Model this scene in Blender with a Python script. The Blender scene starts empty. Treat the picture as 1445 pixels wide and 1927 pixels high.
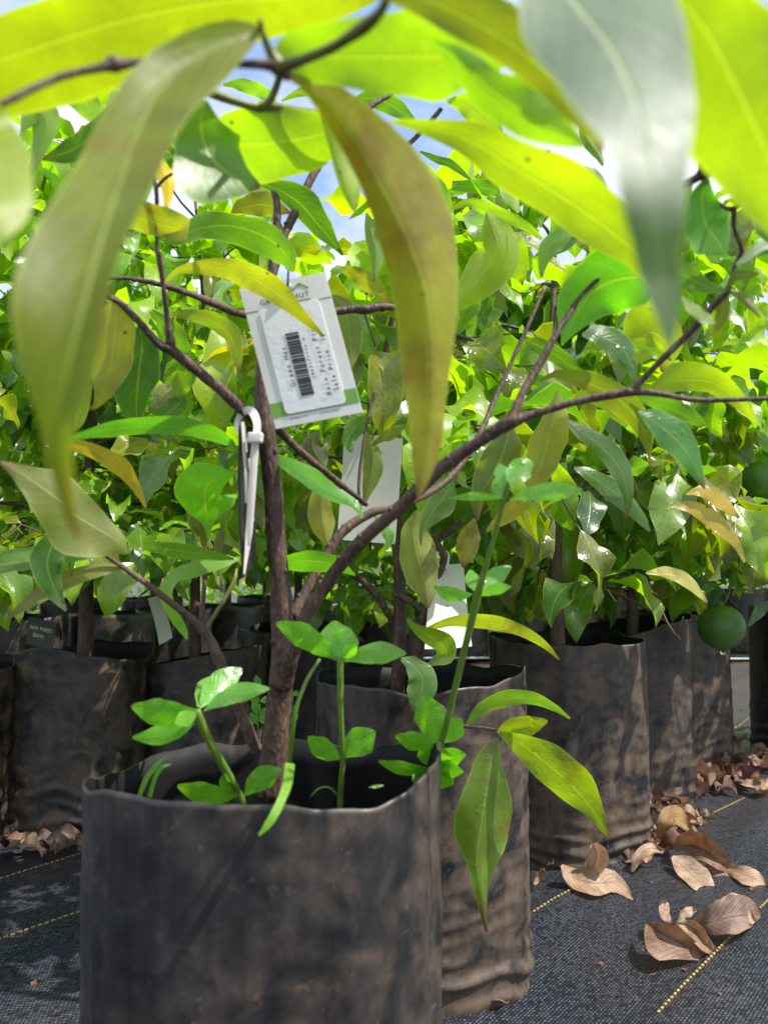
import bpy, bmesh, math, random
from mathutils import Vector, Matrix, noise

S = bpy.context.scene
COL = S.collection
rnd = random.Random(11)

# ------------------------------------------------------------------ camera, sky, sun, exposure
FPX, CX, CY = 1445.0, 722.5, 963.5          # focal length and centre of the photograph in its own pixels
CAM_H, PITCH = 0.456, math.radians(3.4)
cam_d = bpy.data.cameras.new('camera')
cam = bpy.data.objects.new('camera', cam_d)
COL.objects.link(cam)
cam.location = (0, 0, CAM_H)
cam.rotation_euler = (math.radians(90) + PITCH, 0, 0)
cam_d.sensor_fit = 'VERTICAL'
cam_d.sensor_height = 36.0
cam_d.lens = 27.0
cam_d.clip_start = 0.01
cam_d.clip_end = 500
cam_d.dof.use_dof = True
cam_d.dof.focus_distance = 0.84
cam_d.dof.aperture_fstop = 10.5
S.camera = cam

SUN_DIR = Vector((0.54, -0.17, 0.82)).normalized()
sun_el = math.asin(SUN_DIR.z)
sun_az = math.atan2(SUN_DIR.x, SUN_DIR.y)
w = bpy.data.worlds.new('World')
S.world = w
w.use_nodes = True
wn, wl = w.node_tree.nodes, w.node_tree.links
wn.clear()
sky = wn.new('ShaderNodeTexSky')
sky.sky_type = 'NISHITA'
sky.sun_disc = False
sky.sun_elevation = sun_el
sky.sun_rotation = sun_az
sky.air_density = 1.0
sky.dust_density = 1.5
tc = wn.new('ShaderNodeTexCoord')
mp = wn.new('ShaderNodeMapping')
mp.inputs['Scale'].default_value = (1.6, 1.6, 3.4)
cn = wn.new('ShaderNodeTexNoise')
cn.inputs['Scale'].default_value = 1.7
cn.inputs['Detail'].default_value = 6
cn.inputs['Roughness'].default_value = 0.55
cr = wn.new('ShaderNodeValToRGB')
cr.color_ramp.elements[0].position = 0.39
cr.color_ramp.elements[1].position = 0.56
mx = wn.new('ShaderNodeMix')
mx.data_type = 'RGBA'
mx.inputs['B'].default_value = (7.2, 7.5, 8.2, 1)
lift = wn.new('ShaderNodeMix')
lift.data_type = 'RGBA'
lift.inputs['Factor'].default_value = 0.75
lift.inputs['B'].default_value = (3.1, 4.6, 7.4, 1)
bg = wn.new('ShaderNodeBackground')
bg.inputs['Strength'].default_value = 0.12
wo = wn.new('ShaderNodeOutputWorld')
wl.new(tc.outputs['Generated'], mp.inputs['Vector'])
wl.new(mp.outputs['Vector'], cn.inputs['Vector'])
wl.new(cn.outputs['Fac'], cr.inputs['Fac'])
wl.new(sky.outputs['Color'], lift.inputs['A'])
wl.new(lift.outputs['Result'], mx.inputs['A'])
wl.new(cr.outputs['Color'], mx.inputs['Factor'])
wl.new(mx.outputs['Result'], bg.inputs['Color'])
wl.new(bg.outputs['Background'], wo.inputs['Surface'])

sd = bpy.data.lights.new('sun', 'SUN')
sd.energy = 5.0
sd.angle = math.radians(0.5)
sd.color = (1.0, 0.95, 0.86)
sun = bpy.data.objects.new('sun', sd)
COL.objects.link(sun)
sun.rotation_euler = SUN_DIR.to_track_quat('Z', 'Y').to_euler()
sun.location = (2, -2, 6)
S.view_settings.view_transform = 'Standard'
S.view_settings.look = 'None'
S.view_settings.exposure = 0.36
S.view_settings.gamma = 1.0
S.view_settings.use_curve_mapping = False
S.render.engine = 'CYCLES'
S.cycles.use_denoising = True
S.cycles.max_bounces = 8
S.cycles.transmission_bounces = 6
S.cycles.transparent_max_bounces = 8

# ------------------------------------------------------------------ helpers
CP, SP = math.cos(PITCH), math.sin(PITCH)

def P(x, y, d):
    """photo pixel + distance along the view axis -> place in the world (metres)"""
    X, Y, Z = (x - CX) / FPX * d, d, -(y - CY) / FPX * d
    return Vector((X, Y * CP - Z * SP, CAM_H + Y * SP + Z * CP))

def G(x, y, z=0.0):
    """photo pixel -> place on the level z"""
    a = P(x, y, 1.0) - Vector((0, 0, CAM_H))
    t = (z - CAM_H) / a.z
    return Vector((a.x * t, a.y * t, z))

def AT(x, d):
    """column of the photo + distance -> place on the ground"""
    return Vector(((x - CX) / FPX * d, d, 0))

def tag(o, label=None, cat=None, group=None, kind=None):
    if label: o['label'] = label
    if cat: o['category'] = cat
    if group: o['group'] = group
    if kind: o['kind'] = kind
    return o

def empty(name, loc, label, cat, group=None):
    o = bpy.data.objects.new(name, None)
    o.empty_display_size = 0.05
    o.location = loc
    COL.objects.link(o)
    return tag(o, label, cat, group)

def link(name, me, mat=None, parent=None, smooth=True):
    o = bpy.data.objects.new(name, me)
    COL.objects.link(o)
    if mat and not me.materials:
        me.materials.append(mat)
    if smooth and me.polygons:
        me.polygons.foreach_set('use_smooth', [True] * len(me.polygons))
    if parent is not None:
        o.parent = parent
        o.location = -parent.location      # meshes are built in world coordinates
    return o

def mesh(name, vs, fs, uvs=None):
    me = bpy.data.meshes.new(name)
    me.from_pydata([tuple(v) for v in vs], [], fs)
    if uvs:
        ul = me.uv_layers.new(name='UVMap')
        for l in me.loops:
            ul.data[l.index].uv = uvs[l.vertex_index]
    me.update()
    return me

class MB:
    """collects boxes and tubes into one mesh"""
    def __init__(s): s.v, s.f, s.uv = [], [], []
    def add(s, vs, fs, uv=None):
        n = len(s.v)
        s.v += [Vector(v) for v in vs]
        s.f += [tuple(i + n for i in f) for f in fs]
        s.uv += list(uv) if uv else [(0.5, 0.5)] * len(vs)
    def box(s, c, ax, ay, az):
        c, ax, ay, az = Vector(c), Vector(ax), Vector(ay), Vector(az)
        vs = [c + ax * i + ay * j + az * k for i in (-1, 1) for j in (-1, 1) for k in (-1, 1)]
        s.add(vs, [(0, 1, 3, 2), (4, 6, 7, 5), (0, 4, 5, 1), (2, 3, 7, 6), (0, 2, 6, 4), (1, 5, 7, 3)])
    def tube(s, pts, rad, n=8, rough=0.0, cap=True):
        pts = [Vector(p) for p in pts]
        if not isinstance(rad, (list, tuple)): rad = [rad] * len(pts)
        vs, fs, uv = [], [], []
        ref = Vector((0.31, 0.17, 0.93))
        L = 0
        for i, p in enumerate(pts):
            t = (pts[min(i + 1, len(pts) - 1)] - pts[max(i - 1, 0)])
            if t.length < 1e-9: t = Vector((0, 0, 1))
            t.normalize()
            a = ref - t * ref.dot(t)
            if a.length < 0.05: a = t.orthogonal()
            a.normalize()
            b = t.cross(a)
            ref = a
            if i: L += (pts[i] - pts[i - 1]).length
            for k in range(n):
                th = 2 * math.pi * k / n
                r = rad[i]
                if rough:
                    q = p * 90 + Vector((math.cos(th), math.sin(th), 0)) * 1.3
                    r *= 1 + rough * noise.noise(q)
                vs.append(p + (a * math.cos(th) + b * math.sin(th)) * r)
                uv.append((L * 10, k / n))
        for i in range(len(pts) - 1):
            for k in range(n):
                fs.append((i * n + k, i * n + (k + 1) % n, (i + 1) * n + (k + 1) % n, (i + 1) * n + k))
        if cap:
            fs.append(tuple(range(n))[::-1])
            fs.append(tuple((len(pts) - 1) * n + k for k in range(n)))
        s.add(vs, fs, uv)
    def ball(s, c, r, nu=10, nv=7, sq=(1, 1, 1)):
        c = Vector(c)
        vs, fs = [], []
        for j in range(nv + 1):
            ph = math.pi * j / nv
            for i in range(nu):
                th = 2 * math.pi * i / nu
                vs.append(c + Vector((math.sin(ph) * math.cos(th) * sq[0], math.sin(ph) * math.sin(th) * sq[1], math.cos(ph) * sq[2])) * r)
        for j in range(nv):
            for i in range(nu):
                fs.append((j * nu + i, (j + 1) * nu + i, (j + 1) * nu + (i + 1) % nu, j * nu + (i + 1) % nu))
        s.add(vs, fs)
    def build(s, name, mat, parent=None, smooth=True):
        return link(name, mesh(name, s.v, s.f, s.uv), mat, parent, smooth)

def cat_rom(ctrl, n):
    """Catmull-Rom through rows of numbers"""
    c = [list(map(float, r)) for r in ctrl]
    m = len(c[0])
    c = [[2 * c[0][k] - c[1][k] for k in range(m)]] + c + [[2 * c[-1][k] - c[-2][k] for k in range(m)]]
    out = []
    segs = len(c) - 3
    for i in range(n + 1):
        u = i / n * segs
        s = min(int(u), segs - 1)
        t = u - s
        a, b, d, e = c[s], c[s + 1], c[s + 2], c[s + 3]
        out.append([0.5 * (2 * b[k] + (d[k] - a[k]) * t + (2 * a[k] - 5 * b[k] + 4 * d[k] - e[k]) * t * t + (3 * b[k] - a[k] - 3 * d[k] + e[k]) * t ** 3) for k in range(m)])
    return out

# ------------------------------------------------------------------ materials
def newmat(name):
    m = bpy.data.materials.new(name)
    m.use_nodes = True
    nt = m.node_tree
    nt.nodes.clear()
    return m, nt.nodes, nt.links

def node(ns, t, **kw):
    n = ns.new(t)
    for k, v in kw.items():
        if k in n.inputs: n.inputs[k].default_value = v
        else: setattr(n, k, v)
    return n

def math_n(ns, ls, op, a, b=None, c=None, clamp=False):
    n = ns.new('ShaderNodeMath')
    n.operation = op
    n.use_clamp = clamp
    for i, v in enumerate((a, b, c)):
        if v is None: continue
        if isinstance(v, (int, float)): n.inputs[i].default_value = v
        else: ls.new(v, n.inputs[i])
    return n.outputs[0]

def mixc(ns, ls, fac, a, b, mode='MIX'):
    n = ns.new('ShaderNodeMix')
    n.data_type = 'RGBA'
    n.blend_type = mode
    for key, v in (('Factor', fac), ('A', a), ('B', b)):
        sock = [s for s in n.inputs if s.name == key and (s.type == ('VALUE' if key == 'Factor' else 'RGBA'))][0]
        if isinstance(v, (int, float)): sock.default_value = v
        elif isinstance(v, tuple): sock.default_value = v
        else: ls.new(v, sock)
    return [s for s in n.outputs if s.type == 'RGBA'][0]

def ramp(ns, ls, src, p0, p1):
    n = ns.new('ShaderNodeMapRange')
    n.inputs['From Min'].default_value = p0
    n.inputs['From Max'].default_value = p1
    ls.new(src, n.inputs['Value'])
    return n.outputs['Result']

def leaf_material(name, rough=0.28, trans=1.0, drops=1.0, old=0.0, herb=False, ior=1.52):
    m, ns, ls = newmat(name)
    out = ns.new('ShaderNodeOutputMaterial')
    oi = ns.new('ShaderNodeObjectInfo')
    at = node(ns, 'ShaderNodeAttribute', attribute_name='tint')
    t = ns.new('ShaderNodeTexCoord')
    sep = ns.new('ShaderNodeSeparateXYZ')
    ls.new(t.outputs['UV'], sep.inputs[0])
    u, v = sep.outputs[0], sep.outputs[1]
    geo = ns.new('ShaderNodeNewGeometry')
    back = geo.outputs['Backfacing']
    rv = math_n(ns, ls, 'FRACT', math_n(ns, ls, 'ADD', oi.outputs['Random'], at.outputs['Fac']))
    # shift the coordinates per leaf
    off = ns.new('ShaderNodeVectorMath'); off.operation = 'ADD'
    ls.new(t.outputs['Object'], off.inputs[0])
    cv = ns.new('ShaderNodeCombineXYZ')
    ls.new(math_n(ns, ls, 'MULTIPLY', rv, 7.3), cv.inputs[0])
    ls.new(cv.outputs[0], off.inputs[1])
    oc = off.outputs[0]
    dv = math_n(ns, ls, 'ABSOLUTE', math_n(ns, ls, 'SUBTRACT', v, 0.5))
    rib = ramp(ns, ls, dv, 0.028, 0.008)
    vein = math_n(ns, ls, 'SINE', math_n(ns, ls, 'MULTIPLY', math_n(ns, ls, 'SUBTRACT', u, math_n(ns, ls, 'MULTIPLY', dv, 0.36)), 88.0))
    vein = ramp(ns, ls, vein, 0.75, 1.0)
    n1 = node(ns, 'ShaderNodeTexNoise', Scale=34.0, Detail=4.0)
    ls.new(oc, n1.inputs['Vector'])
    n2 = node(ns, 'ShaderNodeTexNoise', Scale=230.0, Detail=3.0)
    ls.new(oc, n2.inputs['Vector'])
    # colour
    c0 = oi.outputs['Color']
    yel = mixc(ns, ls, 1.0, c0, (1.3, 1.12, 0.8, 1), 'MULTIPLY')
    c1 = mixc(ns, ls, math_n(ns, ls, 'POWER', rv, 2.0), c0, yel)
    val = math_n(ns, ls, 'MULTIPLY_ADD', n1.outputs['Fac'], 1.3, 0.33)
    net = node(ns, 'ShaderNodeTexVoronoi', Scale=420.0)
    net.feature = 'DISTANCE_TO_EDGE'
    ls.new(oc, net.inputs['Vector'])
    mesh_v = ramp(ns, ls, net.outputs['Distance'], 0.10, 0.02)
    val = math_n(ns, ls, 'MULTIPLY', val, math_n(ns, ls, 'MULTIPLY_ADD', mesh_v, 0.10 if not herb else 0.2, 0.97))
    hs = ns.new('ShaderNodeHueSaturation')
    ls.new(c1, hs.inputs['Color'])
    ls.new(val, hs.inputs['Value'])
    c2 = mixc(ns, ls, math_n(ns, ls, 'MULTIPLY', rib, 0.45), hs.outputs['Color'], (0.22, 0.27, 0.07, 1))
    c2 = mixc(ns, ls, math_n(ns, ls, 'MULTIPLY', vein, 0.28 if herb else 0.08), c2, (0.20, 0.26, 0.06, 1))
    c2 = mixc(ns, ls, math_n(ns, ls, 'MULTIPLY', ramp(ns, ls, dv, 0.455, 0.492), 0.35), c2, (0.26, 0.31, 0.06, 1))  # margin painted lighter for the bright, light-catching leaf edge
    # brown specks and burnt tips
    if not herb:
        vo = node(ns, 'ShaderNodeTexVoronoi', Scale=120.0)
        ls.new(oc, vo.inputs['Vector'])
        spk = math_n(ns, ls, 'MULTIPLY', ramp(ns, ls, vo.outputs['Distance'], 0.16, 0.10), ramp(ns, ls, n1.outputs['Fac'], 0.60, 0.66))
        tip = math_n(ns, ls, 'MULTIPLY', ramp(ns, ls, u, 0.90, 0.985), ramp(ns, ls, rv, 0.45, 0.7))
        brn = math_n(ns, ls, 'MAXIMUM', spk, tip, clamp=True)
        if old:
            n3 = node(ns, 'ShaderNodeTexNoise', Scale=38.0, Detail=7.0, Roughness=0.62)
            ls.new(oc, n3.inputs['Vector'])
            tan_ = math_n(ns, ls, 'MULTIPLY', ramp(ns, ls, n3.outputs['Fac'], 0.52 - 0.06 * (old > 1), 0.66), 0.7 * old)
            c2 = mixc(ns, ls, tan_, c2, (0.105, 0.068, 0.007, 1))
            brn = math_n(ns, ls, 'MAXIMUM', brn, math_n(ns, ls, 'MULTIPLY', ramp(ns, ls, u, 0.80, 0.99), 0.9), clamp=True)
        c3 = mixc(ns, ls, brn, c2, (0.075, 0.032, 0.014, 1))
    else:
        c3 = c2
    cback = mixc(ns, ls, math_n(ns, ls, 'MULTIPLY', back, 0.45), c3, mixc(ns, ls, 1.0, c3, (0.035, 0.045, 0.012, 1), 'ADD'))
    # rain drops: domes on the upper face
    dr = node(ns, 'ShaderNodeTexVoronoi', Scale=150.0)
    ls.new(oc, dr.inputs['Vector'])
    dn = node(ns, 'ShaderNodeTexNoise', Scale=60.0, Detail=1.0)
    ls.new(oc, dn.inputs['Vector'])
    dome = math_n(ns, ls, 'MULTIPLY', ramp(ns, ls, dr.outputs['Distance'], 0.34, 0.12), math_n(ns, ls, 'MULTIPLY', ramp(ns, ls, dn.outputs['Fac'], 0.52, 0.56), math_n(ns, ls, 'SUBTRACT', 1.0, math_n(ns, ls, 'MULTIPLY', back, 0.85))))
    h = math_n(ns, ls, 'MULTIPLY_ADD', rib, -0.5, math_n(ns, ls, 'MULTIPLY', vein, -0.25 if herb else -0.10))
    h = math_n(ns, ls, 'ADD', h, math_n(ns, ls, 'MULTIPLY', n1.outputs['Fac'], 2.2))
    h = math_n(ns, ls, 'ADD', h, math_n(ns, ls, 'MULTIPLY', n2.outputs['Fac'], 0.25))
    h = math_n(ns, ls, 'ADD', h, math_n(ns, ls, 'MULTIPLY', dome, 1.3 * drops))
    bp = node(ns, 'ShaderNodeBump', Strength=0.5, Distance=0.0007)
    ls.new(h, bp.inputs['Height'])
    pr = ns.new('ShaderNodeBsdfPrincipled')
    ls.new(cback, pr.inputs['Base Color'])
    r0 = math_n(ns, ls, 'MULTIPLY_ADD', back, 0.25, rough)
    r1 = math_n(ns, ls, 'MULTIPLY_ADD', n2.outputs['Fac'], 0.22, math_n(ns, ls, 'SUBTRACT', r0, 0.11))
    ls.new(math_n(ns, ls, 'MULTIPLY_ADD', dome, -0.16 * drops, r1, clamp=True), pr.inputs['Roughness'])
    pr.inputs['IOR'].default_value = ior
    ls.new(bp.outputs['Normal'], pr.inputs['Normal'])
    tr = ns.new('ShaderNodeBsdfTranslucent')
    ls.new(mixc(ns, ls, 1.0, c3, (1.90 * trans, 2.12 * trans, 0.10 * trans, 1), 'MULTIPLY'), tr.inputs['Color'])
    ls.new(bp.outputs['Normal'], tr.inputs['Normal'])
    ad = ns.new('ShaderNodeAddShader')
    ls.new(pr.outputs[0], ad.inputs[0])
    ls.new(tr.outputs[0], ad.inputs[1])
    ls.new(ad.outputs[0], out.inputs['Surface'])
    return m

M_LEAF = leaf_material('glossy_leaf')
M_WAX = leaf_material('waxy_leaf', rough=0.42, drops=0.25)
M_SILVER = leaf_material('broad_waxy_leaf', rough=0.64, drops=0.15, ior=1.9)
M_BLOTCH = leaf_material('blotched_leaf', rough=0.42, drops=0.3, old=1.5, ior=1.35)
M_DULL = leaf_material('dull_leaf', rough=0.5, drops=0.15, old=0.7, ior=1.3)
M_OLD = leaf_material('ageing_leaf', rough=0.34, drops=0.5, old=1.0)
M_CITRUS = leaf_material('citrus_leaf', rough=0.24, trans=0.7)
M_HERB = leaf_material('soft_weed_leaf', rough=0.27, trans=0.8, drops=0.6, herb=True)

def simple(name, col, rough=0.5, spec=0.5, var=0.25, scale=60.0, bump=0.3, col2=None, dist=0.001, trans=None, detail=5.0):
    m, ns, ls = newmat(name)
    out = ns.new('ShaderNodeOutputMaterial')
    t = ns.new('ShaderNodeTexCoord')
    n1 = node(ns, 'ShaderNodeTexNoise', Scale=scale, Detail=detail)
    ls.new(t.outputs['Object'], n1.inputs['Vector'])
    c2 = col2 or tuple(c * (1 - var) for c in col)
    c = mixc(ns, ls, ramp(ns, ls, n1.outputs['Fac'], 0.35, 0.65), (*c2, 1), (*col, 1))
    pr = ns.new('ShaderNodeBsdfPrincipled')
    ls.new(c, pr.inputs['Base Color'])
    pr.inputs['Roughness'].default_value = rough
    pr.inputs['Specular IOR Level'].default_value = spec
    bp = node(ns, 'ShaderNodeBump', Strength=bump, Distance=dist)
    ls.new(n1.outputs['Fac'], bp.inputs['Height'])
    ls.new(bp.outputs['Normal'], pr.inputs['Normal'])
    if trans:
        tr = node(ns, 'ShaderNodeBsdfTranslucent', Color=(*trans, 1))
        ad = ns.new('ShaderNodeAddShader')
        ls.new(pr.outputs[0], ad.inputs[0]); ls.new(tr.outputs[0], ad.inputs[1])
        ls.new(ad.outputs[0], out.inputs['Surface'])
    else:
        ls.new(pr.outputs[0], out.inputs['Surface'])
    return m

def bark_material(name, a, b, c):
    m, ns, ls = newmat(name)
    out = ns.new('ShaderNodeOutputMaterial')
    t = ns.new('ShaderNodeTexCoord')
    n1 = node(ns, 'ShaderNodeTexNoise', Scale=45.0, Detail=6.0)
    n2 = node(ns, 'ShaderNodeTexNoise', Scale=420.0, Detail=4.0)
    mpn = ns.new('ShaderNodeMapping')
    mpn.inputs['Scale'].default_value = (1, 1, 0.35)
    ls.new(t.outputs['Object'], n1.inputs['Vector'])
    ls.new(t.outputs['Object'], mpn.inputs['Vector'])
    ls.new(mpn.outputs[0], n2.inputs['Vector'])
    c1 = mixc(ns, ls, ramp(ns, ls, n1.outputs['Fac'], 0.35, 0.65), (*a, 1), (*b, 1))
    c1 = mixc(ns, ls, math_n(ns, ls, 'MULTIPLY', ramp(ns, ls, n2.outputs['Fac'], 0.52, 0.7), 0.6), c1, (*c, 1))
    pr = ns.new('ShaderNodeBsdfPrincipled')
    ls.new(c1, pr.inputs['Base Color'])
    pr.inputs['Roughness'].default_value = 0.62
    bp = node(ns, 'ShaderNodeBump', Strength=0.9, Distance=0.0018)
    ls.new(n2.outputs['Fac'], bp.inputs['Height'])
    ls.new(bp.outputs['Normal'], pr.inputs['Normal'])
    ls.new(pr.outputs[0], out.inputs['Surface'])
    return m

M_BARK = bark_material('brown_bark', (0.055, 0.028, 0.021), (0.125, 0.070, 0.050), (0.25, 0.175, 0.135))
M_TWIG = bark_material('twig_bark', (0.085, 0.050, 0.034), (0.14, 0.088, 0.06), (0.23, 0.17, 0.12))
M_STEM = simple('green_stem', (0.15, 0.26, 0.035), 0.4, 0.4, 0.3, 120, 0.3, trans=(0.06, 0.11, 0.005))
M_OLIVESTEM = simple('olive_stem', (0.16, 0.17, 0.03), 0.4, 0.5, 0.3, 120, 0.3)

def bag_material():
    m, ns, ls = newmat('black_polythene')
    out = ns.new('ShaderNodeOutputMaterial')
    t = ns.new('ShaderNodeTexCoord')
    oi = ns.new('ShaderNodeObjectInfo')
    off = ns.new('ShaderNodeVectorMath'); off.operation = 'ADD'
    ls.new(t.outputs['Object'], off.inputs[0])
    cv = ns.new('ShaderNodeCombineXYZ')
    ls.new(math_n(ns, ls, 'MULTIPLY', oi.outputs['Random'], 11.0), cv.inputs[0])
    ls.new(cv.outputs[0], off.inputs[1])
    oc = off.outputs[0]
    dirt = node(ns, 'ShaderNodeTexNoise', Scale=13.0, Detail=10.0, Roughness=0.66, Distortion=1.2)
    ls.new(oc, dirt.inputs['Vector'])
    fine = node(ns, 'ShaderNodeTexNoise', Scale=55.0, Detail=7.0, Roughness=0.65)
    ls.new(oc, fine.inputs['Vector'])
    sm = ns.new('ShaderNodeMapping'); sm.inputs['Scale'].default_value = (60, 60, 9)
    ls.new(oc, sm.inputs['Vector'])
    streak = node(ns, 'ShaderNodeTexNoise', Scale=1.0, Detail=6.0, Roughness=0.6)
    ls.new(sm.outputs[0], streak.inputs['Vector'])
    spots = node(ns, 'ShaderNodeTexVoronoi', Scale=38.0)
    ls.new(oc, spots.inputs['Vector'])
    # dirt mask: splashed soil, heavier towards the foot of the bag (UV.y = height); oi.Color.r = how dusty this bag is, set higher on some to paint in sunlit brightness
    sep = ns.new('ShaderNodeSeparateXYZ'); ls.new(t.outputs['UV'], sep.inputs[0])
    cs = ns.new('ShaderNodeSeparateColor'); ls.new(oi.outputs['Color'], cs.inputs[0])
    low = ramp(ns, ls, sep.outputs[1], 0.75, 0.0)
    base = math_n(ns, ls, 'MULTIPLY_ADD', low, 0.16, dirt.outputs['Fac'])
    base = math_n(ns, ls, 'MULTIPLY_ADD', fine.outputs['Fac'], 0.35, base)
    base = math_n(ns, ls, 'ADD', base, math_n(ns, ls, 'MULTIPLY_ADD', cs.outputs[0], 0.6, -0.3))
    so = ns.new('ShaderNodeSeparateXYZ'); ls.new(t.outputs['Object'], so.inputs[0])
    base = math_n(ns, ls, 'MULTIPLY_ADD', so.outputs[0], 0.9, base)  # more soil to the right: part dirt, part painted sun on that side
    mask = ramp(ns, ls, base, 0.60, 0.98)
    mask = math_n(ns, ls, 'MULTIPLY', mask, math_n(ns, ls, 'MULTIPLY_ADD', streak.outputs['Fac'], 1.3, 0.2), clamp=True)
    mott = node(ns, 'ShaderNodeTexNoise', Scale=34.0, Detail=8.0, Roughness=0.6, Distortion=0.5)
    ls.new(oc, mott.inputs['Vector'])
    mask = math_n(ns, ls, 'MULTIPLY', mask, ramp(ns, ls, mott.outputs['Fac'], 0.36, 0.60), clamp=True)
    mask = math_n(ns, ls, 'MAXIMUM', mask, math_n(ns, ls, 'MULTIPLY', ramp(ns, ls, mott.outputs['Fac'], 0.56, 0.72), math_n(ns, ls, 'MULTIPLY_ADD', cs.outputs[0], 0.7, 0.15)), clamp=True)
    spot = math_n(ns, ls, 'MULTIPLY', ramp(ns, ls, spots.outputs['Distance'], 0.20, 0.08), ramp(ns, ls, dirt.outputs['Fac'], 0.50, 0.62))
    mask = math_n(ns, ls, 'MAXIMUM', mask, math_n(ns, ls, 'MULTIPLY', spot, 0.55))
    soil = mixc(ns, ls, fine.outputs['Fac'], (0.060, 0.041, 0.027, 1), (0.270, 0.178, 0.112, 1))
    film = mixc(ns, ls, ramp(ns, ls, math_n(ns, ls, 'MULTIPLY_ADD', mott.outputs['Fac'], 0.5, math_n(ns, ls, 'MULTIPLY', streak.outputs['Fac'], 0.5)), 0.40, 0.62), (0.009, 0.010, 0.0115, 1), (0.034, 0.034, 0.033, 1))
    c = mixc(ns, ls, math_n(ns, ls, 'MULTIPLY', mask, 0.72), film, soil)
    pr = ns.new('ShaderNodeBsdfPrincipled')
    ls.new(c, pr.inputs['Base Color'])
    ls.new(math_n(ns, ls, 'MULTIPLY_ADD', mask, 0.35, math_n(ns, ls, 'MULTIPLY_ADD', fine.outputs['Fac'], 0.25, 0.27)), pr.inputs['Roughness'])
    cre = node(ns, 'ShaderNodeTexNoise', Scale=7.0, Detail=3.0, Distortion=2.2)
    cre.noise_type = 'RIDGED_MULTIFRACTAL'
    ls.new(oc, cre.inputs['Vector'])
    creased = math_n(ns, ls, 'MULTIPLY', ramp(ns, ls, cre.outputs['Fac'], 0.85, 1.35), ramp(ns, ls, fine.outputs['Fac'], 0.35, 0.65), clamp=True)
    c = mixc(ns, ls, math_n(ns, ls, 'MULTIPLY', creased, 0.45), c, (0.16, 0.135, 0.115, 1))
    sv = node(ns, 'ShaderNodeTexNoise', Scale=150.0, Detail=4.0, Roughness=0.6)
    ls.new(oc, sv.inputs['Vector'])
    speck = math_n(ns, ls, 'MULTIPLY', ramp(ns, ls, sv.outputs['Fac'], 0.60, 0.68), ramp(ns, ls, dirt.outputs['Fac'], 0.42, 0.56), clamp=True)
    c = mixc(ns, ls, math_n(ns, ls, 'MULTIPLY', speck, 0.5), c, (0.17, 0.115, 0.08, 1))
    ls.new(c, pr.inputs['Base Color'])
    h = math_n(ns, ls, 'MULTIPLY_ADD', cre.outputs['Fac'], 0.8, math_n(ns, ls, 'MULTIPLY', fine.outputs['Fac'], 0.06))
    bp = node(ns, 'ShaderNodeBump', Strength=0.6, Distance=0.006)
    ls.new(h, bp.inputs['Height'])
    ls.new(bp.outputs['Normal'], pr.inputs['Normal'])
    ls.new(pr.outputs[0], out.inputs['Surface'])
    return m
M_BAG = bag_material()
M_BAGIN = simple('bag_inner_shade_film', (0.010, 0.010, 0.011), 0.6, 0.25, 0.3, 30, 0.4, dist=0.003)  # inner face coloured black and dull, shade inside the mouth painted in
M_SOIL = simple('dark_potting_soil', (0.045, 0.030, 0.022), 0.9, 0.2, 0.6, 90, 1.0, dist=0.01)

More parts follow.
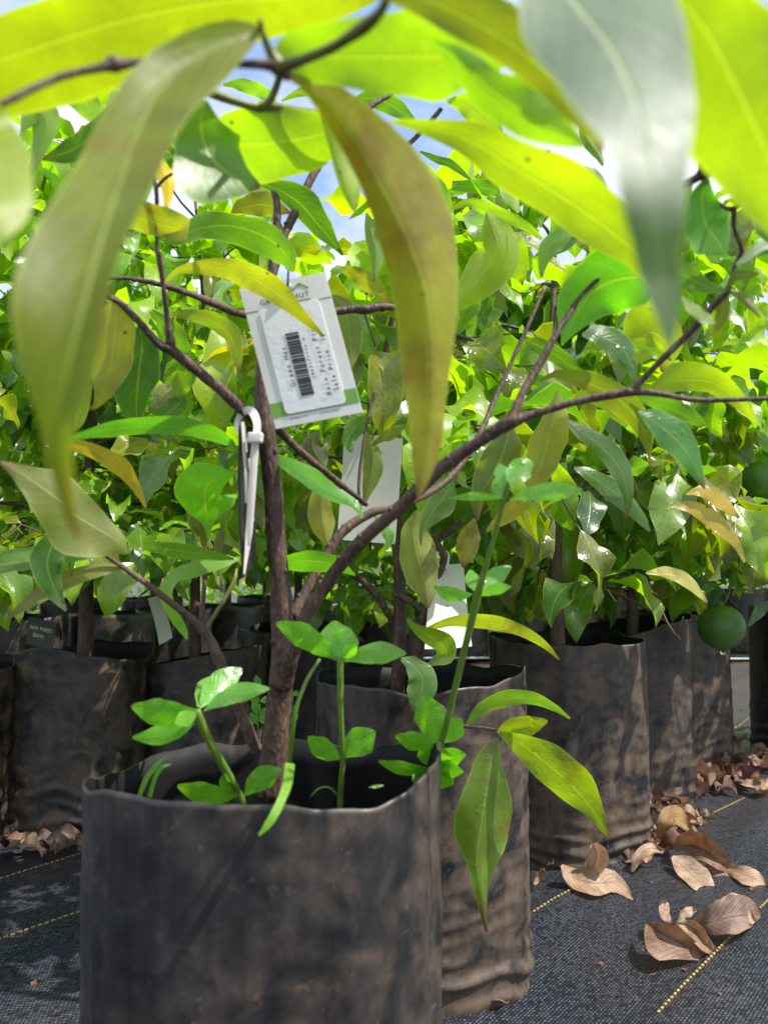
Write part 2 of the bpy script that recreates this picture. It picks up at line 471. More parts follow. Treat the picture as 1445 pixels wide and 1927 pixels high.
MAT_ANG = math.radians(50)                       # run of the weed mat: 40 deg right of the view axis
MU = Vector((math.cos(MAT_ANG), math.sin(MAT_ANG), 0))
MV = Vector((-MU.y, MU.x, 0))
def mat_material():
    m, ns, ls = newmat('woven_weed_mat')
    out = ns.new('ShaderNodeOutputMaterial')
    t = ns.new('ShaderNodeTexCoord')
    mpn = ns.new('ShaderNodeMapping')
    mpn.inputs['Rotation'].default_value = (0, 0, -MAT_ANG)
    ls.new(t.outputs['Object'], mpn.inputs['Vector'])
    br = ns.new('ShaderNodeTexBrick')
    br.inputs['Scale'].default_value = 1.0
    br.inputs['Brick Width'].default_value = 0.0048
    br.inputs['Row Height'].default_value = 0.0031
    br.inputs['Mortar Size'].default_value = 0.0006
    br.inputs['Mortar Smooth'].default_value = 0.6
    br.inputs['Color1'].default_value = (0.017, 0.021, 0.028, 1)
    br.inputs['Color2'].default_value = (0.082, 0.096, 0.124, 1)  # pale bluish tapes: glints and gloss put into the weave colour
    br.inputs['Mortar'].default_value = (0.004, 0.004, 0.005, 1)
    ls.new(mpn.outputs[0], br.inputs['Vector'])
    n1 = node(ns, 'ShaderNodeTexNoise', Scale=5.0, Detail=8.0, Roughness=0.65)
    ls.new(t.outputs['Object'], n1.inputs['Vector'])
    n2 = node(ns, 'ShaderNodeTexNoise', Scale=130.0, Detail=5.0, Roughness=0.7)
    ls.new(t.outputs['Object'], n2.inputs['Vector'])
    dust = math_n(ns, ls, 'MULTIPLY', ramp(ns, ls, n1.outputs['Fac'], 0.50, 0.76), ramp(ns, ls, n2.outputs['Fac'], 0.45, 0.70))
    # dust lies thicker away from the swept near end of the path
    sep = ns.new('ShaderNodeSeparateXYZ'); ls.new(t.outputs['Object'], sep.inputs[0])
    far = ramp(ns, ls, sep.outputs[1], 1.2, 2.6)
    dust = math_n(ns, ls, 'MAXIMUM', dust, math_n(ns, ls, 'MULTIPLY', far, math_n(ns, ls, 'MULTIPLY_ADD', n1.outputs['Fac'], 0.9, 0.1)))
    dcol = mixc(ns, ls, n2.outputs['Fac'], (0.10, 0.060, 0.042, 1), (0.22, 0.165, 0.14, 1))
    c = mixc(ns, ls, math_n(ns, ls, 'MULTIPLY', dust, 0.8), br.outputs['Color'], dcol)
    pr = ns.new('ShaderNodeBsdfPrincipled')
    ls.new(c, pr.inputs['Base Color'])
    ls.new(math_n(ns, ls, 'MULTIPLY_ADD', n2.outputs['Fac'], 0.22, math_n(ns, ls, 'MULTIPLY_ADD', dust, 0.3, 0.22)), pr.inputs['Roughness'])
    # each tape of the weave is a little pillow
    h = math_n(ns, ls, 'ADD', math_n(ns, ls, 'MULTIPLY', br.outputs['Fac'], -1.0), math_n(ns, ls, 'MULTIPLY', n2.outputs['Fac'], 0.7))
    bp = node(ns, 'ShaderNodeBump', Strength=1.0, Distance=0.0018)
    ls.new(h, bp.inputs['Height'])
    ls.new(bp.outputs['Normal'], pr.inputs['Normal'])
    ls.new(pr.outputs[0], out.inputs['Surface'])
    return m
M_MAT = mat_material()
M_EARTH = simple('red_earth', (0.27, 0.13, 0.08), 0.95, 0.2, 0.5, 9, 1.0, dist=0.03)
M_THREAD = simple('yellow_thread', (0.52, 0.38, 0.13), 0.6, 0.3, 0.35, 150, 0.2)

def dry_leaf_material():
    m, ns, ls = newmat('dead_leaf')
    out = ns.new('ShaderNodeOutputMaterial')
    oi = ns.new('ShaderNodeObjectInfo')
    t = ns.new('ShaderNodeTexCoord')
    sep = ns.new('ShaderNodeSeparateXYZ')
    ls.new(t.outputs['UV'], sep.inputs[0])
    u, v = sep.outputs[0], sep.outputs[1]
    geo = ns.new('ShaderNodeNewGeometry')
    n1 = node(ns, 'ShaderNodeTexNoise', Scale=48.0, Detail=7.0, Roughness=0.65)
    ls.new(t.outputs['Object'], n1.inputs['Vector'])
    dv = math_n(ns, ls, 'ABSOLUTE', math_n(ns, ls, 'SUBTRACT', v, 0.5))
    rib = ramp(ns, ls, dv, 0.026, 0.006)
    vein = ramp(ns, ls, math_n(ns, ls, 'SINE', math_n(ns, ls, 'MULTIPLY', math_n(ns, ls, 'SUBTRACT', u, math_n(ns, ls, 'MULTIPLY', dv, 0.5)), 75.0)), 0.7, 1.0)
    c0 = oi.outputs['Color']
    dark = mixc(ns, ls, 1.0, c0, (0.45, 0.38, 0.34, 1), 'MULTIPLY')
    c = mixc(ns, ls, ramp(ns, ls, n1.outputs['Fac'], 0.34, 0.62), dark, c0)
    c = mixc(ns, ls, math_n(ns, ls, 'MULTIPLY', rib, 0.6), c, dark)
    c = mixc(ns, ls, math_n(ns, ls, 'MULTIPLY', vein, 0.15), c, dark)
    c = mixc(ns, ls, math_n(ns, ls, 'MULTIPLY', geo.outputs['Backfacing'], 0.5), c, mixc(ns, ls, 1.0, c, (0.10, 0.075, 0.055, 1), 'ADD'))
    pr = ns.new('ShaderNodeBsdfPrincipled')
    ls.new(c, pr.inputs['Base Color'])
    pr.inputs['Roughness'].default_value = 0.55
    h = math_n(ns, ls, 'ADD', math_n(ns, ls, 'MULTIPLY_ADD', rib, 0.6, math_n(ns, ls, 'MULTIPLY', vein, 0.3)), n1.outputs['Fac'])
    bp = node(ns, 'ShaderNodeBump', Strength=0.8, Distance=0.0014)
    ls.new(h, bp.inputs['Height'])
    ls.new(bp.outputs['Normal'], pr.inputs['Normal'])
    tr = ns.new('ShaderNodeBsdfTranslucent')
    ls.new(mixc(ns, ls, 1.0, c, (0.35, 0.25, 0.15, 1), 'MULTIPLY'), tr.inputs['Color'])
    ad = ns.new('ShaderNodeAddShader')
    ls.new(pr.outputs[0], ad.inputs[0]); ls.new(tr.outputs[0], ad.inputs[1])
    ls.new(ad.outputs[0], out.inputs['Surface'])
    return m
M_DRY = dry_leaf_material()
M_CARD = simple('white_plastic_card', (0.62, 0.62, 0.59), 0.42, 0.5, 0.05, 60, 0.1, trans=(0.20, 0.20, 0.18))
M_PAPER = simple('sticker_paper', (0.72, 0.73, 0.72), 0.55, 0.4, 0.06, 300, 0.25, trans=(0.18, 0.18, 0.18))
M_CREAM = simple('creamy_tag_back', (0.58, 0.58, 0.48), 0.5, 0.4, 0.08, 40, 0.1, trans=(0.16, 0.16, 0.12))
M_INK = simple('black_ink', (0.02, 0.02, 0.022), 0.6, 0.3, 0.2, 400, 0.0)
M_GREEN = simple('printed_green', (0.16, 0.36, 0.055), 0.5, 0.4, 0.1, 80, 0.05)
M_DKGREEN = simple('printed_dark_green', (0.05, 0.075, 0.045), 0.5, 0.4, 0.1, 80, 0.05)
M_NYLON = simple('white_nylon', (0.78, 0.74, 0.68), 0.35, 0.5, 0.05, 60, 0.1, trans=(0.10, 0.09, 0.08))
M_BLACK = simple('black_wire', (0.015, 0.015, 0.016), 0.4, 0.5, 0.2, 100, 0.1)
M_METAL = simple('dull_metal', (0.35, 0.35, 0.34), 0.3, 0.8, 0.2, 100, 0.1)
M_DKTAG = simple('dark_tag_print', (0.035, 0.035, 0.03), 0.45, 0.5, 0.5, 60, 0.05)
M_CYAN = simple('pale_cyan_cord', (0.50, 0.72, 0.74), 0.5, 0.4, 0.1, 60, 0.1)
M_CORD = simple('off_white_cord', (0.55, 0.48, 0.36), 0.6, 0.4, 0.1, 60, 0.1)
M_STEEL = simple('galvanised_pole', (0.30, 0.33, 0.36), 0.45, 0.6, 0.1, 30, 0.1)

def lime_material():
    m, ns, ls = newmat('green_citrus_rind')
    out = ns.new('ShaderNodeOutputMaterial')
    t = ns.new('ShaderNodeTexCoord')
    vo = node(ns, 'ShaderNodeTexVoronoi', Scale=420.0)
    n1 = node(ns, 'ShaderNodeTexNoise', Scale=40.0, Detail=5.0)
    ls.new(t.outputs['Object'], vo.inputs['Vector']); ls.new(t.outputs['Object'], n1.inputs['Vector'])
    c = mixc(ns, ls, n1.outputs['Fac'], (0.035, 0.12, 0.012, 1), (0.110, 0.24, 0.028, 1))
    n2 = node(ns, 'ShaderNodeTexNoise', Scale=150.0, Detail=6.0)
    ls.new(t.outputs['Object'], n2.inputs['Vector'])
    c = mixc(ns, ls, math_n(ns, ls, 'MULTIPLY', ramp(ns, ls, n2.outputs['Fac'], 0.60, 0.70), 0.5), c, (0.16, 0.17, 0.06, 1))
    pr = ns.new('ShaderNodeBsdfPrincipled')
    ls.new(c, pr.inputs['Base Color'])
    pr.inputs['Roughness'].default_value = 0.36
    bp = node(ns, 'ShaderNodeBump', Strength=0.6, Distance=0.0008)
    ls.new(math_n(ns, ls, 'ADD', vo.outputs['Distance'], n1.outputs['Fac']), bp.inputs['Height'])
    ls.new(bp.outputs['Normal'], pr.inputs['Normal'])
    ls.new(pr.outputs[0], out.inputs['Surface'])
    return m
M_LIME = lime_material()
mw, nsw, lsw = newmat('water_drop')
o_ = nsw.new('ShaderNodeOutputMaterial')
g_ = node(nsw, 'ShaderNodeBsdfGlass', Roughness=0.0, IOR=1.33)
lsw.new(g_.outputs[0], o_.inputs['Surface'])
M_WATER = mw

# leaf colours (reflected)
DEEP = (0.030, 0.075, 0.016)
GREEN = (0.058, 0.125, 0.014)
FRESH = (0.105, 0.19, 0.015)
LIME = (0.140, 0.215, 0.010)
YEL = (0.135, 0.180, 0.006)
OLIVE = (0.085, 0.100, 0.012)
GOLD = (0.26, 0.185, 0.02)

# ------------------------------------------------------------------ ground
def mat_height(x, y):
    p = Vector((x, y, 0))
    u, v = p.dot(MU), p.dot(MV)
    near = max(0.0, 1.0 - max(0.0, y - 2.6) / 1.2)
    h = 0.016 * (1 - abs(noise.noise(Vector((u * 0.7, v * 6.0, 3.3))) * 2.2)) * 0.7 + 0.0045 * noise.noise(Vector((u * 1.2, v * 11.0, 1.7))) + 0.0040 * noise.noise(Vector((u * 1.6, v * 26.0, 5.1)))
    h += 0.003 * noise.noise(Vector((u * 3.0, v * 3.0, 9.0)))
    return max(h * near + 0.012, -0.004)

def ground_sheet(name, x0, x1, y0, y1, nx, ny, fn, mat, label):
    vs, fs = [], []
    for j in range(ny + 1):
        for i in range(nx + 1):
            x, y = x0 + (x1 - x0) * i / nx, y0 + (y1 - y0) * j / ny
            vs.append((x, y, fn(x, y)))
    for j in range(ny):
        for i in range(nx):
            a = j * (nx + 1) + i
            fs.append((a, a + 1, a + nx + 2, a + nx + 1))
    o = link(name, mesh(name, vs, fs), mat)
    return tag(o, label, kind='structure')

ground_sheet('ground', -60, 60, -20, 100, 4, 4, lambda x, y: -0.012, M_EARTH, 'red bare earth reaching to the far edge of the nursery')
weed_mat = ground_sheet('weed_mat', -1.9, 2.5, 0.25, 3.22, 420, 290, mat_height, M_MAT, 'black woven weed mat covering the path between the grow bags')
ground_sheet('weed_mat', -8, 9, -7, 3.2, 40, 30, lambda x, y: -0.009, M_MAT, 'black woven weed mat running on round the near path')
ground_sheet('far_weed_mat', -7, 9, 3.48, 14, 60, 40, lambda x, y: 0.004 + 0.004 * noise.noise(Vector((x * 2, y * 2, 0))), M_MAT, 'dusty weed mat under the far bed of bags')

# yellow marker threads woven in along the mat: little stitches one by one
def stitch_line(p0, p1):
    a, b = Vector(p0), Vector(p1)
    d = (b - a); L = d.length; d.normalize()
    s = Vector((-d.y, d.x, 0))
    m = MB(); k = 0
    q = 0.0
    while q < L:
        c = a + d * q
        c += s * (0.0012 * noise.noise(Vector((q * 9, p0[0], 0))))
        c.z = mat_height(c.x, c.y) + 0.0011
        m.box(c, d * 0.0023, s * 0.00095, Vector((0, 0, 0.0006)))
        q += 0.0078
    o = m.build('marker_thread', M_THREAD, weed_mat, smooth=False)
    return tag(o, kind='stuff')
for (a, b) in (((985, 1765), (1110, 1688)), ((1240, 1945), (1500, 1668)), ((-30, 1819), (152, 1751)), ((-30, 1684), (150, 1628)), ((1250, 1592), (1400, 1512)), ((1300, 1470), (1440, 1330))):
    stitch_line(G(*a), G(*b))

# ------------------------------------------------------------------ grow bags
def grow_bag(loc, r, h, seed, label, rim=None, dusty=0.5, group='black polythene grow bags', soil_drop=0.07, rot=0.0, nth=72, nz=44, pinch=0.0, sq=0.10, creases=()):
    """a thin-walled gusseted polythene bag: folds at the foot, an uneven open mouth, soil inside"""
    R = random.Random(seed)
    ns_ = Vector((seed * 3.1, seed * 1.7, seed * 0.9))
    def rad(th, t):
        a = th - rot
        q = Vector((math.cos(a), math.sin(a), t * 1.2))
        k = 1.0 + sq * (math.cos(2 * a) * 0.25 + 0.35 * math.cos(4 * a + seed)) 
        k += 0.035 * noise.noise(q * 1.1 + ns_) * (0.6 + t)
        k += 0.022 * noise.noise(Vector((math.cos(a) * 3.5, math.sin(a) * 3.5, t * 1.0)) + ns_)
        k += 0.012 * noise.noise(Vector((math.cos(a) * 9, math.sin(a) * 9, t * 2.0)) + ns_)
        # horizontal slumping folds at the foot
        foot = max(0.0, 1.0 - t / 0.42)
        z = t * h
        wob = noise.noise(Vector((math.cos(a) * 1.3, math.sin(a) * 1.3, z * 9)) + ns_)
        amp = 0.5 + 0.9 * noise.noise(Vector((math.cos(a) * 1.8, math.sin(a) * 1.8, z * 30 + 5)) + ns_)
        ph = z / 0.021 * 6.283 + 7.0 * wob + 1.2 * math.sin(a + seed)
        fold = (0.5 + 0.5 * math.sin(ph)) ** 2.2
        f2 = noise.noise(Vector((math.cos(a) * 3.2, math.sin(a) * 3.2, z * 70 + a)) + ns_)
        k += foot ** 0.8 * (0.060 * max(0.0, amp) * fold + 0.018 * f2)
        k += 0.012 * max(0.0, amp - 0.4) * fold * (t < 0.85)
        # buckles half way
        k += 0.010 * (1 - abs(noise.noise(Vector((math.cos(a) * 1.4, math.sin(a) * 1.4, z * 22 + 0.8 * math.sin(a))) + ns_)) * 2) * (1 - t * 0.5)
        # gusset creases, upright
        for c, wd, am in ((0.55, 0.03, 0.012), (-0.5, 0.03, 0.010), (2.5, 0.04, 0.015), (-2.4, 0.04, 0.015)):
            dd = (a - c + math.pi) % (2 * math.pi) - math.pi
            k += am * math.exp(-(dd / wd) ** 2)
        cr_ = abs(noise.noise(Vector((math.cos(a) * 1.9, math.sin(a) * 1.9, z * 8.0)) + ns_ * 1.7))
        k -= 0.008 * max(0.0, 1 - cr_ / 0.07)
        cr_ = abs(noise.noise(Vector((math.cos(a) * 2.6 + z * 5, math.sin(a) * 2.6, z * 5.0)) + ns_ * 2.3))
        k += 0.009 * max(0.0, 1 - cr_ / 0.06)
        for c in creases:
            dd = (th - c + math.pi) % (2 * math.pi) - math.pi
            k += 0.010 * math.exp(-(dd / 0.02) ** 2) * (1 if c > -2 else -1)
        if t < 0.03: k *= 0.90 + 0.10 * (t / 0.03) ** 0.5
        return r * k
    def rimh(th):
        q = Vector((math.cos(th), math.sin(th), 0))
        b = h * (1 + 0.035 * noise.noise(q * 1.2 + ns_) + 0.012 * noise.noise(q * 4 + ns_))
        if rim: b += rim(th)
        return b
    vs, uv, fs = [], [], []
    for j in range(nz + 1):
        t = (j / nz)
        for k in range(nth):
            th = 2 * math.pi * k / nth
            rr = rad(th, t)
            vs.append(Vector((math.cos(th) * rr, math.sin(th) * rr, rimh(th) * t)))
            uv.append((k / nth, t))
    for j in range(nz):
        for k in range(nth):
            fs.append((j * nth + k, j * nth + (k + 1) % nth, (j + 1) * nth + (k + 1) % nth, (j + 1) * nth + k))
    o0 = len(vs)
    nin = 10
    for j in range(nin + 1):
        t = 1.0 - j / nin * 0.5
        for k in range(nth):
            th = 2 * math.pi * k / nth
            rr = rad(th, t) - 0.0014
            vs.append(Vector((math.cos(th) * rr, math.sin(th) * rr, rimh(th) * t)))
            uv.append((k / nth, t))
    top = nz * nth
    for k in range(nth):
        fs.append((top + k, top + (k + 1) % nth, o0 + (k + 1) % nth, o0 + k))
    for j in range(nin):
        for k in range(nth):
            fs.append((o0 + j * nth + k, o0 + j * nth + (k + 1) % nth, o0 + (j + 1) * nth + (k + 1) % nth, o0 + (j + 1) * nth + k))
    fs.append(tuple(range(nth))[::-1])
    me = mesh('grow_bag', vs, fs, uv)
    o = link('grow_bag', me, M_BAG)
    me.materials.append(M_BAGIN)
    for p in me.polygons:
        if min(p.vertices) >= o0: p.material_index = 1
    o.location = loc
    o.color = (dusty, 0.5, 0.5, 1)
    tag(o, label, 'grow bag', group)
    # soil
    sv, sf = [Vector((0, 0, h - soil_drop))], []
    n = 36
    for j in range(1, 7):
        for k in range(n):
            th = 2 * math.pi * k / n
            rr = (rad(th, 0.8) - 0.004) * j / 6
            x, y = math.cos(th) * rr, math.sin(th) * rr
            sv.append(Vector((x, y, h - soil_drop + 0.012 * noise.noise(Vector((x * 40, y * 40, seed))))))
    for k in range(n): sf.append((0, 1 + k, 1 + (k + 1) % n))
    for j in range(5):
        for k in range(n):
            sf.append((1 + j * n + k, 1 + (j + 1) * n + k, 1 + (j + 1) * n + (k + 1) % n, 1 + j * n + (k + 1) % n))
    so = bpy.data.objects.new('soil', mesh('soil', sv, sf))
    so.data.materials.append(M_SOIL)
    COL.objects.link(so)
    so.parent = o
    tag(so, kind='stuff')
    return o

ROWBAG = 'black polythene grow bags of the front row'
BACKBAG = 'black polythene grow bags of the row behind'
FARBAG = 'black polythene grow bags of the far bed'
B0 = AT(516, 0.48)
def rim0(th):
    # low in front, dipping at the back left, two upright corners at the sides
    s, c = math.sin(th), math.cos(th)
    return 0.004 * max(0, -s) - 0.014 * max(0, s) + (0.008 if c > 0 else -0.010) * max(0, abs(c) - 0.6) / 0.4
BAG_H = 0.331
grow_bag(B0, 0.1025, BAG_H, 3, 'large dusty black grow bag nearest the camera holding sapling with price tag', rim0, 0.50, ROWBAG, 0.075, nth=160, nz=110, sq=0.06, creases=(-2.29, -1.35))
B2 = AT(788, 0.86)
grow_bag(B2, 0.110, BAG_H, 8, 'brown dusted grow bag half hidden behind the nearest bag, heavily folded at its foot', lambda th: 0.012 * max(0, math.cos(th)) - 0.008, 0.85, ROWBAG, 0.08, nth=96, nz=110)
B3 = AT(1062, 1.215)
grow_bag(B3, 0.110, BAG_H, 14, 'wide straight grow bag with creased right side beside the single big curled dead leaf', lambda th: 0.0, 0.88, ROWBAG, 0.06, nth=96, nz=110, sq=0.16)
B4 = AT(1172, 1.45)
grow_bag(B4, 0.110, BAG_H, 21, 'greyish grow bag with slanting rim behind the wide straight bag', lambda th: 0.022 * math.cos(th) , 0.68, ROWBAG, 0.07, nth=80, nz=96)
B5 = AT(1264, 1.70)
grow_bag(B5, 0.108, BAG_H, 27, 'brown grow bag under the hanging green citrus fruit', lambda th: 0.005, 1.0, ROWBAG, 0.07, nth=72, nz=84)
B6 = AT(1508, 1.75)
grow_bag(B6, 0.110, BAG_H + 0.012, 33, 'dark grow bag cut off by the right edge of the picture', None, 0.50, 'black polythene grow bags across the path', 0.07, nth=72, nz=84)
A1 = AT(168, 1.31)
grow_bag(A1, 0.108, 0.300, 41, 'wide dark grow bag left of the nearest bag with sunlit notched rim', lambda th: -0.010 * math.cos(th * 2 + 0.5), 0.78, BACKBAG, 0.05, nth=80, nz=84, sq=0.14)
A0 = AT(-98, 1.22)
grow_bag(A0, 0.108, 0.298, 47, 'brown crusted grow bag cut off by the left edge of the picture', lambda th: -0.008 * math.cos(th), 0.95, BACKBAG, 0.05, nth=80, nz=84)
A2 = AT(392, 1.38)
grow_bag(A2, 0.104, 0.290, 53, 'grow bag with swooping low rim behind the thin side stem', lambda th: 0.020 * math.cos(th + 0.4) - 0.006, 0.78, BACKBAG, 0.05, nth=80, nz=84)
A3 = AT(556, 1.58)
grow_bag(A3, 0.106, 0.315, 59, 'dark shaded grow bag directly behind the nearest trunk', None, 0.35, BACKBAG, 0.06, nth=64, nz=40)
A4 = AT(694, 1.86)
grow_bag(A4, 0.106, 0.325, 63, 'brown grow bag seen past the right of the nearest trunk', None, 0.60, BACKBAG, 0.06, nth=64, nz=40)

# far bags share one mesh each of three makes
far_spots = []
for i, (x, d) in enumerate(((-150, 2.0), (40, 2.05), (215, 2.2), (330, 2.35), (-10, 2.75), (140, 2.9), (290, 3.05), (430, 2.55), (500, 3.1), (600, 2.75), (720, 3.3))):
    far_spots.append((x, d))
bed_spots = [(790, 3.45), (868, 3.52), (985, 3.60), (1075, 3.55), (1165, 3.65), (1290, 3.62), (1385, 3.75), (1480, 3.9), (640, 3.9), (720, 4.1), (1230, 4.4), (1120, 4.3), (1010, 4.4), (880, 4.5)]
protos = []
far_bags = []
for i, (x, d) in enumerate(far_spots + bed_spots):
    loc = AT(x, d)
    hh = 0.30
    dust = rnd.uniform(0.35, 0.6)
    lab = ('dark grow bag in the shaded block behind the left bags' if i < len(far_spots) else 'black grow bag in the far bed across the path')
    grp = ('grow bags in the shaded block on the left' if i < len(far_spots) else FARBAG)
    if i < 3:
        o = grow_bag(loc, 0.112, hh, 71 + i * 5, lab, None, dust, grp, 0.05, nth=44, nz=26)
        protos.append(o)
    else:
        p = protos[i % 3]
        o = p.copy(); COL.objects.link(o)
        for ch in p.children:
            c = ch.copy(); COL.objects.link(c); c.parent = o
        o.location = loc
        o.rotation_euler = (0, 0, rnd.uniform(0, 6.28))
        o['label'], o['group'] = lab, grp
        o.color = (dust, 0.5, 0.5, 1)
    far_bags.append(o)

# ------------------------------------------------------------------ leaves
def leaf_shape(L, W, seed, curl=0.5, fold=0.25, wave=0.10, twist=0.0, nu=10, nv=4, petiole=0.10, tip=0.18, wide=0.42, ripple=2.0):
    """blade along +X, upper face +Z, petiole start at the origin; curl bends it down, fold lifts the two halves"""
    R = random.Random(seed)
    vs, uv, fs = [], [], []
    ph = R.uniform(0, 6.28)
    pos = Vector((0, 0, 0))
    prev = 0.0
    rows = []
    stations = [-petiole] + [i / nu for i in range(nu + 1)]
    for s in stations:
        t = max(s, 0.0)
        ang = -curl * (t ** 1.3) + 0.25 * curl
        if rows: pos = pos + Vector((math.cos(ang), 0, math.sin(ang))) * (s - prev) * L
        prev = s
        rows.append(s)
        if s < 0: w = 0.012
        else:
            e = math.log(0.5) / math.log(wide)
            w = math.sin(math.pi * (t ** e)) ** 0.85 if 0 < t < 1 else 0.0
            if t > 1 - tip: w = max(w * ((1 - t) / tip) ** 0.35, 0.06 * (1 - t) / tip)
            w = max(w, 0.012)
        up = Vector((-math.sin(ang), 0, math.cos(ang)))
        tw = twist * t
        for j in range(-nv // 2, nv // 2 + 1):
            q = j / (nv / 2)
            y = q * w * W * 0.5
            z = abs(q) * w * W * 0.5 * fold + wave * W * 0.25 * math.sin(t * 6.28 * ripple + ph + (1.4 if q > 0 else 0)) * q * q * w
            y2 = y * math.cos(tw) - z * math.sin(tw)
            z2 = y * math.sin(tw) + z * math.cos(tw)
            vs.append(pos + Vector((0, y2, 0)) + up * z2)
            uv.append((t, 0.5 + 0.5 * q if s >= 0 else 0.5))
    m = nv + 1
    for i in range(len(stations) - 1):
        for j in range(nv):
            fs.append((i * m + j, (i + 1) * m + j, (i + 1) * m + j + 1, i * m + j + 1))
    return vs, fs, uv

def leaf_mesh(name, mat, *a, **k):
    me = mesh(name, *leaf_shape(*a, **k))
    me.polygons.foreach_set('use_smooth', [True] * len(me.polygons))
    me.materials.append(mat)
    return me

PLUM = [leaf_mesh('leaf', M_LEAF, rnd.uniform(0.085, 0.115), rnd.uniform(0.036, 0.047), i, curl=rnd.uniform(0.2, 1.9), fold=rnd.uniform(0.1, 0.8), wave=rnd.uniform(0.4, 1.3), twist=rnd.uniform(-1.1, 1.1), tip=rnd.uniform(0.16, 0.26), wide=rnd.uniform(0.38, 0.46)) for i in range(18)]
BROAD = [leaf_mesh('leaf', M_LEAF, rnd.uniform(0.060, 0.085), rnd.uniform(0.034, 0.042), 40 + i, curl=rnd.uniform(0.1, 1.4), fold=rnd.uniform(0.1, 0.7), wave=rnd.uniform(0.2, 1.0), twist=rnd.uniform(-0.7, 0.7), tip=0.10, wide=0.48, nu=8) for i in range(8)]
CITRUS = [leaf_mesh('leaf', M_CITRUS, rnd.uniform(0.065, 0.085), rnd.uniform(0.028, 0.036), 60 + i, curl=rnd.uniform(0.1, 0.9), fold=rnd.uniform(0.15, 0.5), wave=rnd.uniform(0.1, 0.4), twist=rnd.uniform(-0.3, 0.3), tip=0.08, wide=0.45) for i in range(6)]

def frame(axis, up):
    x = axis.normalized()
    y = up.cross(x)
    if y.length < 1e-4: y = Vector((1, 0, 0)).cross(x)
    y.normalize()
    z = x.cross(y)
    return Matrix((x, y, z)).transposed().to_4x4()

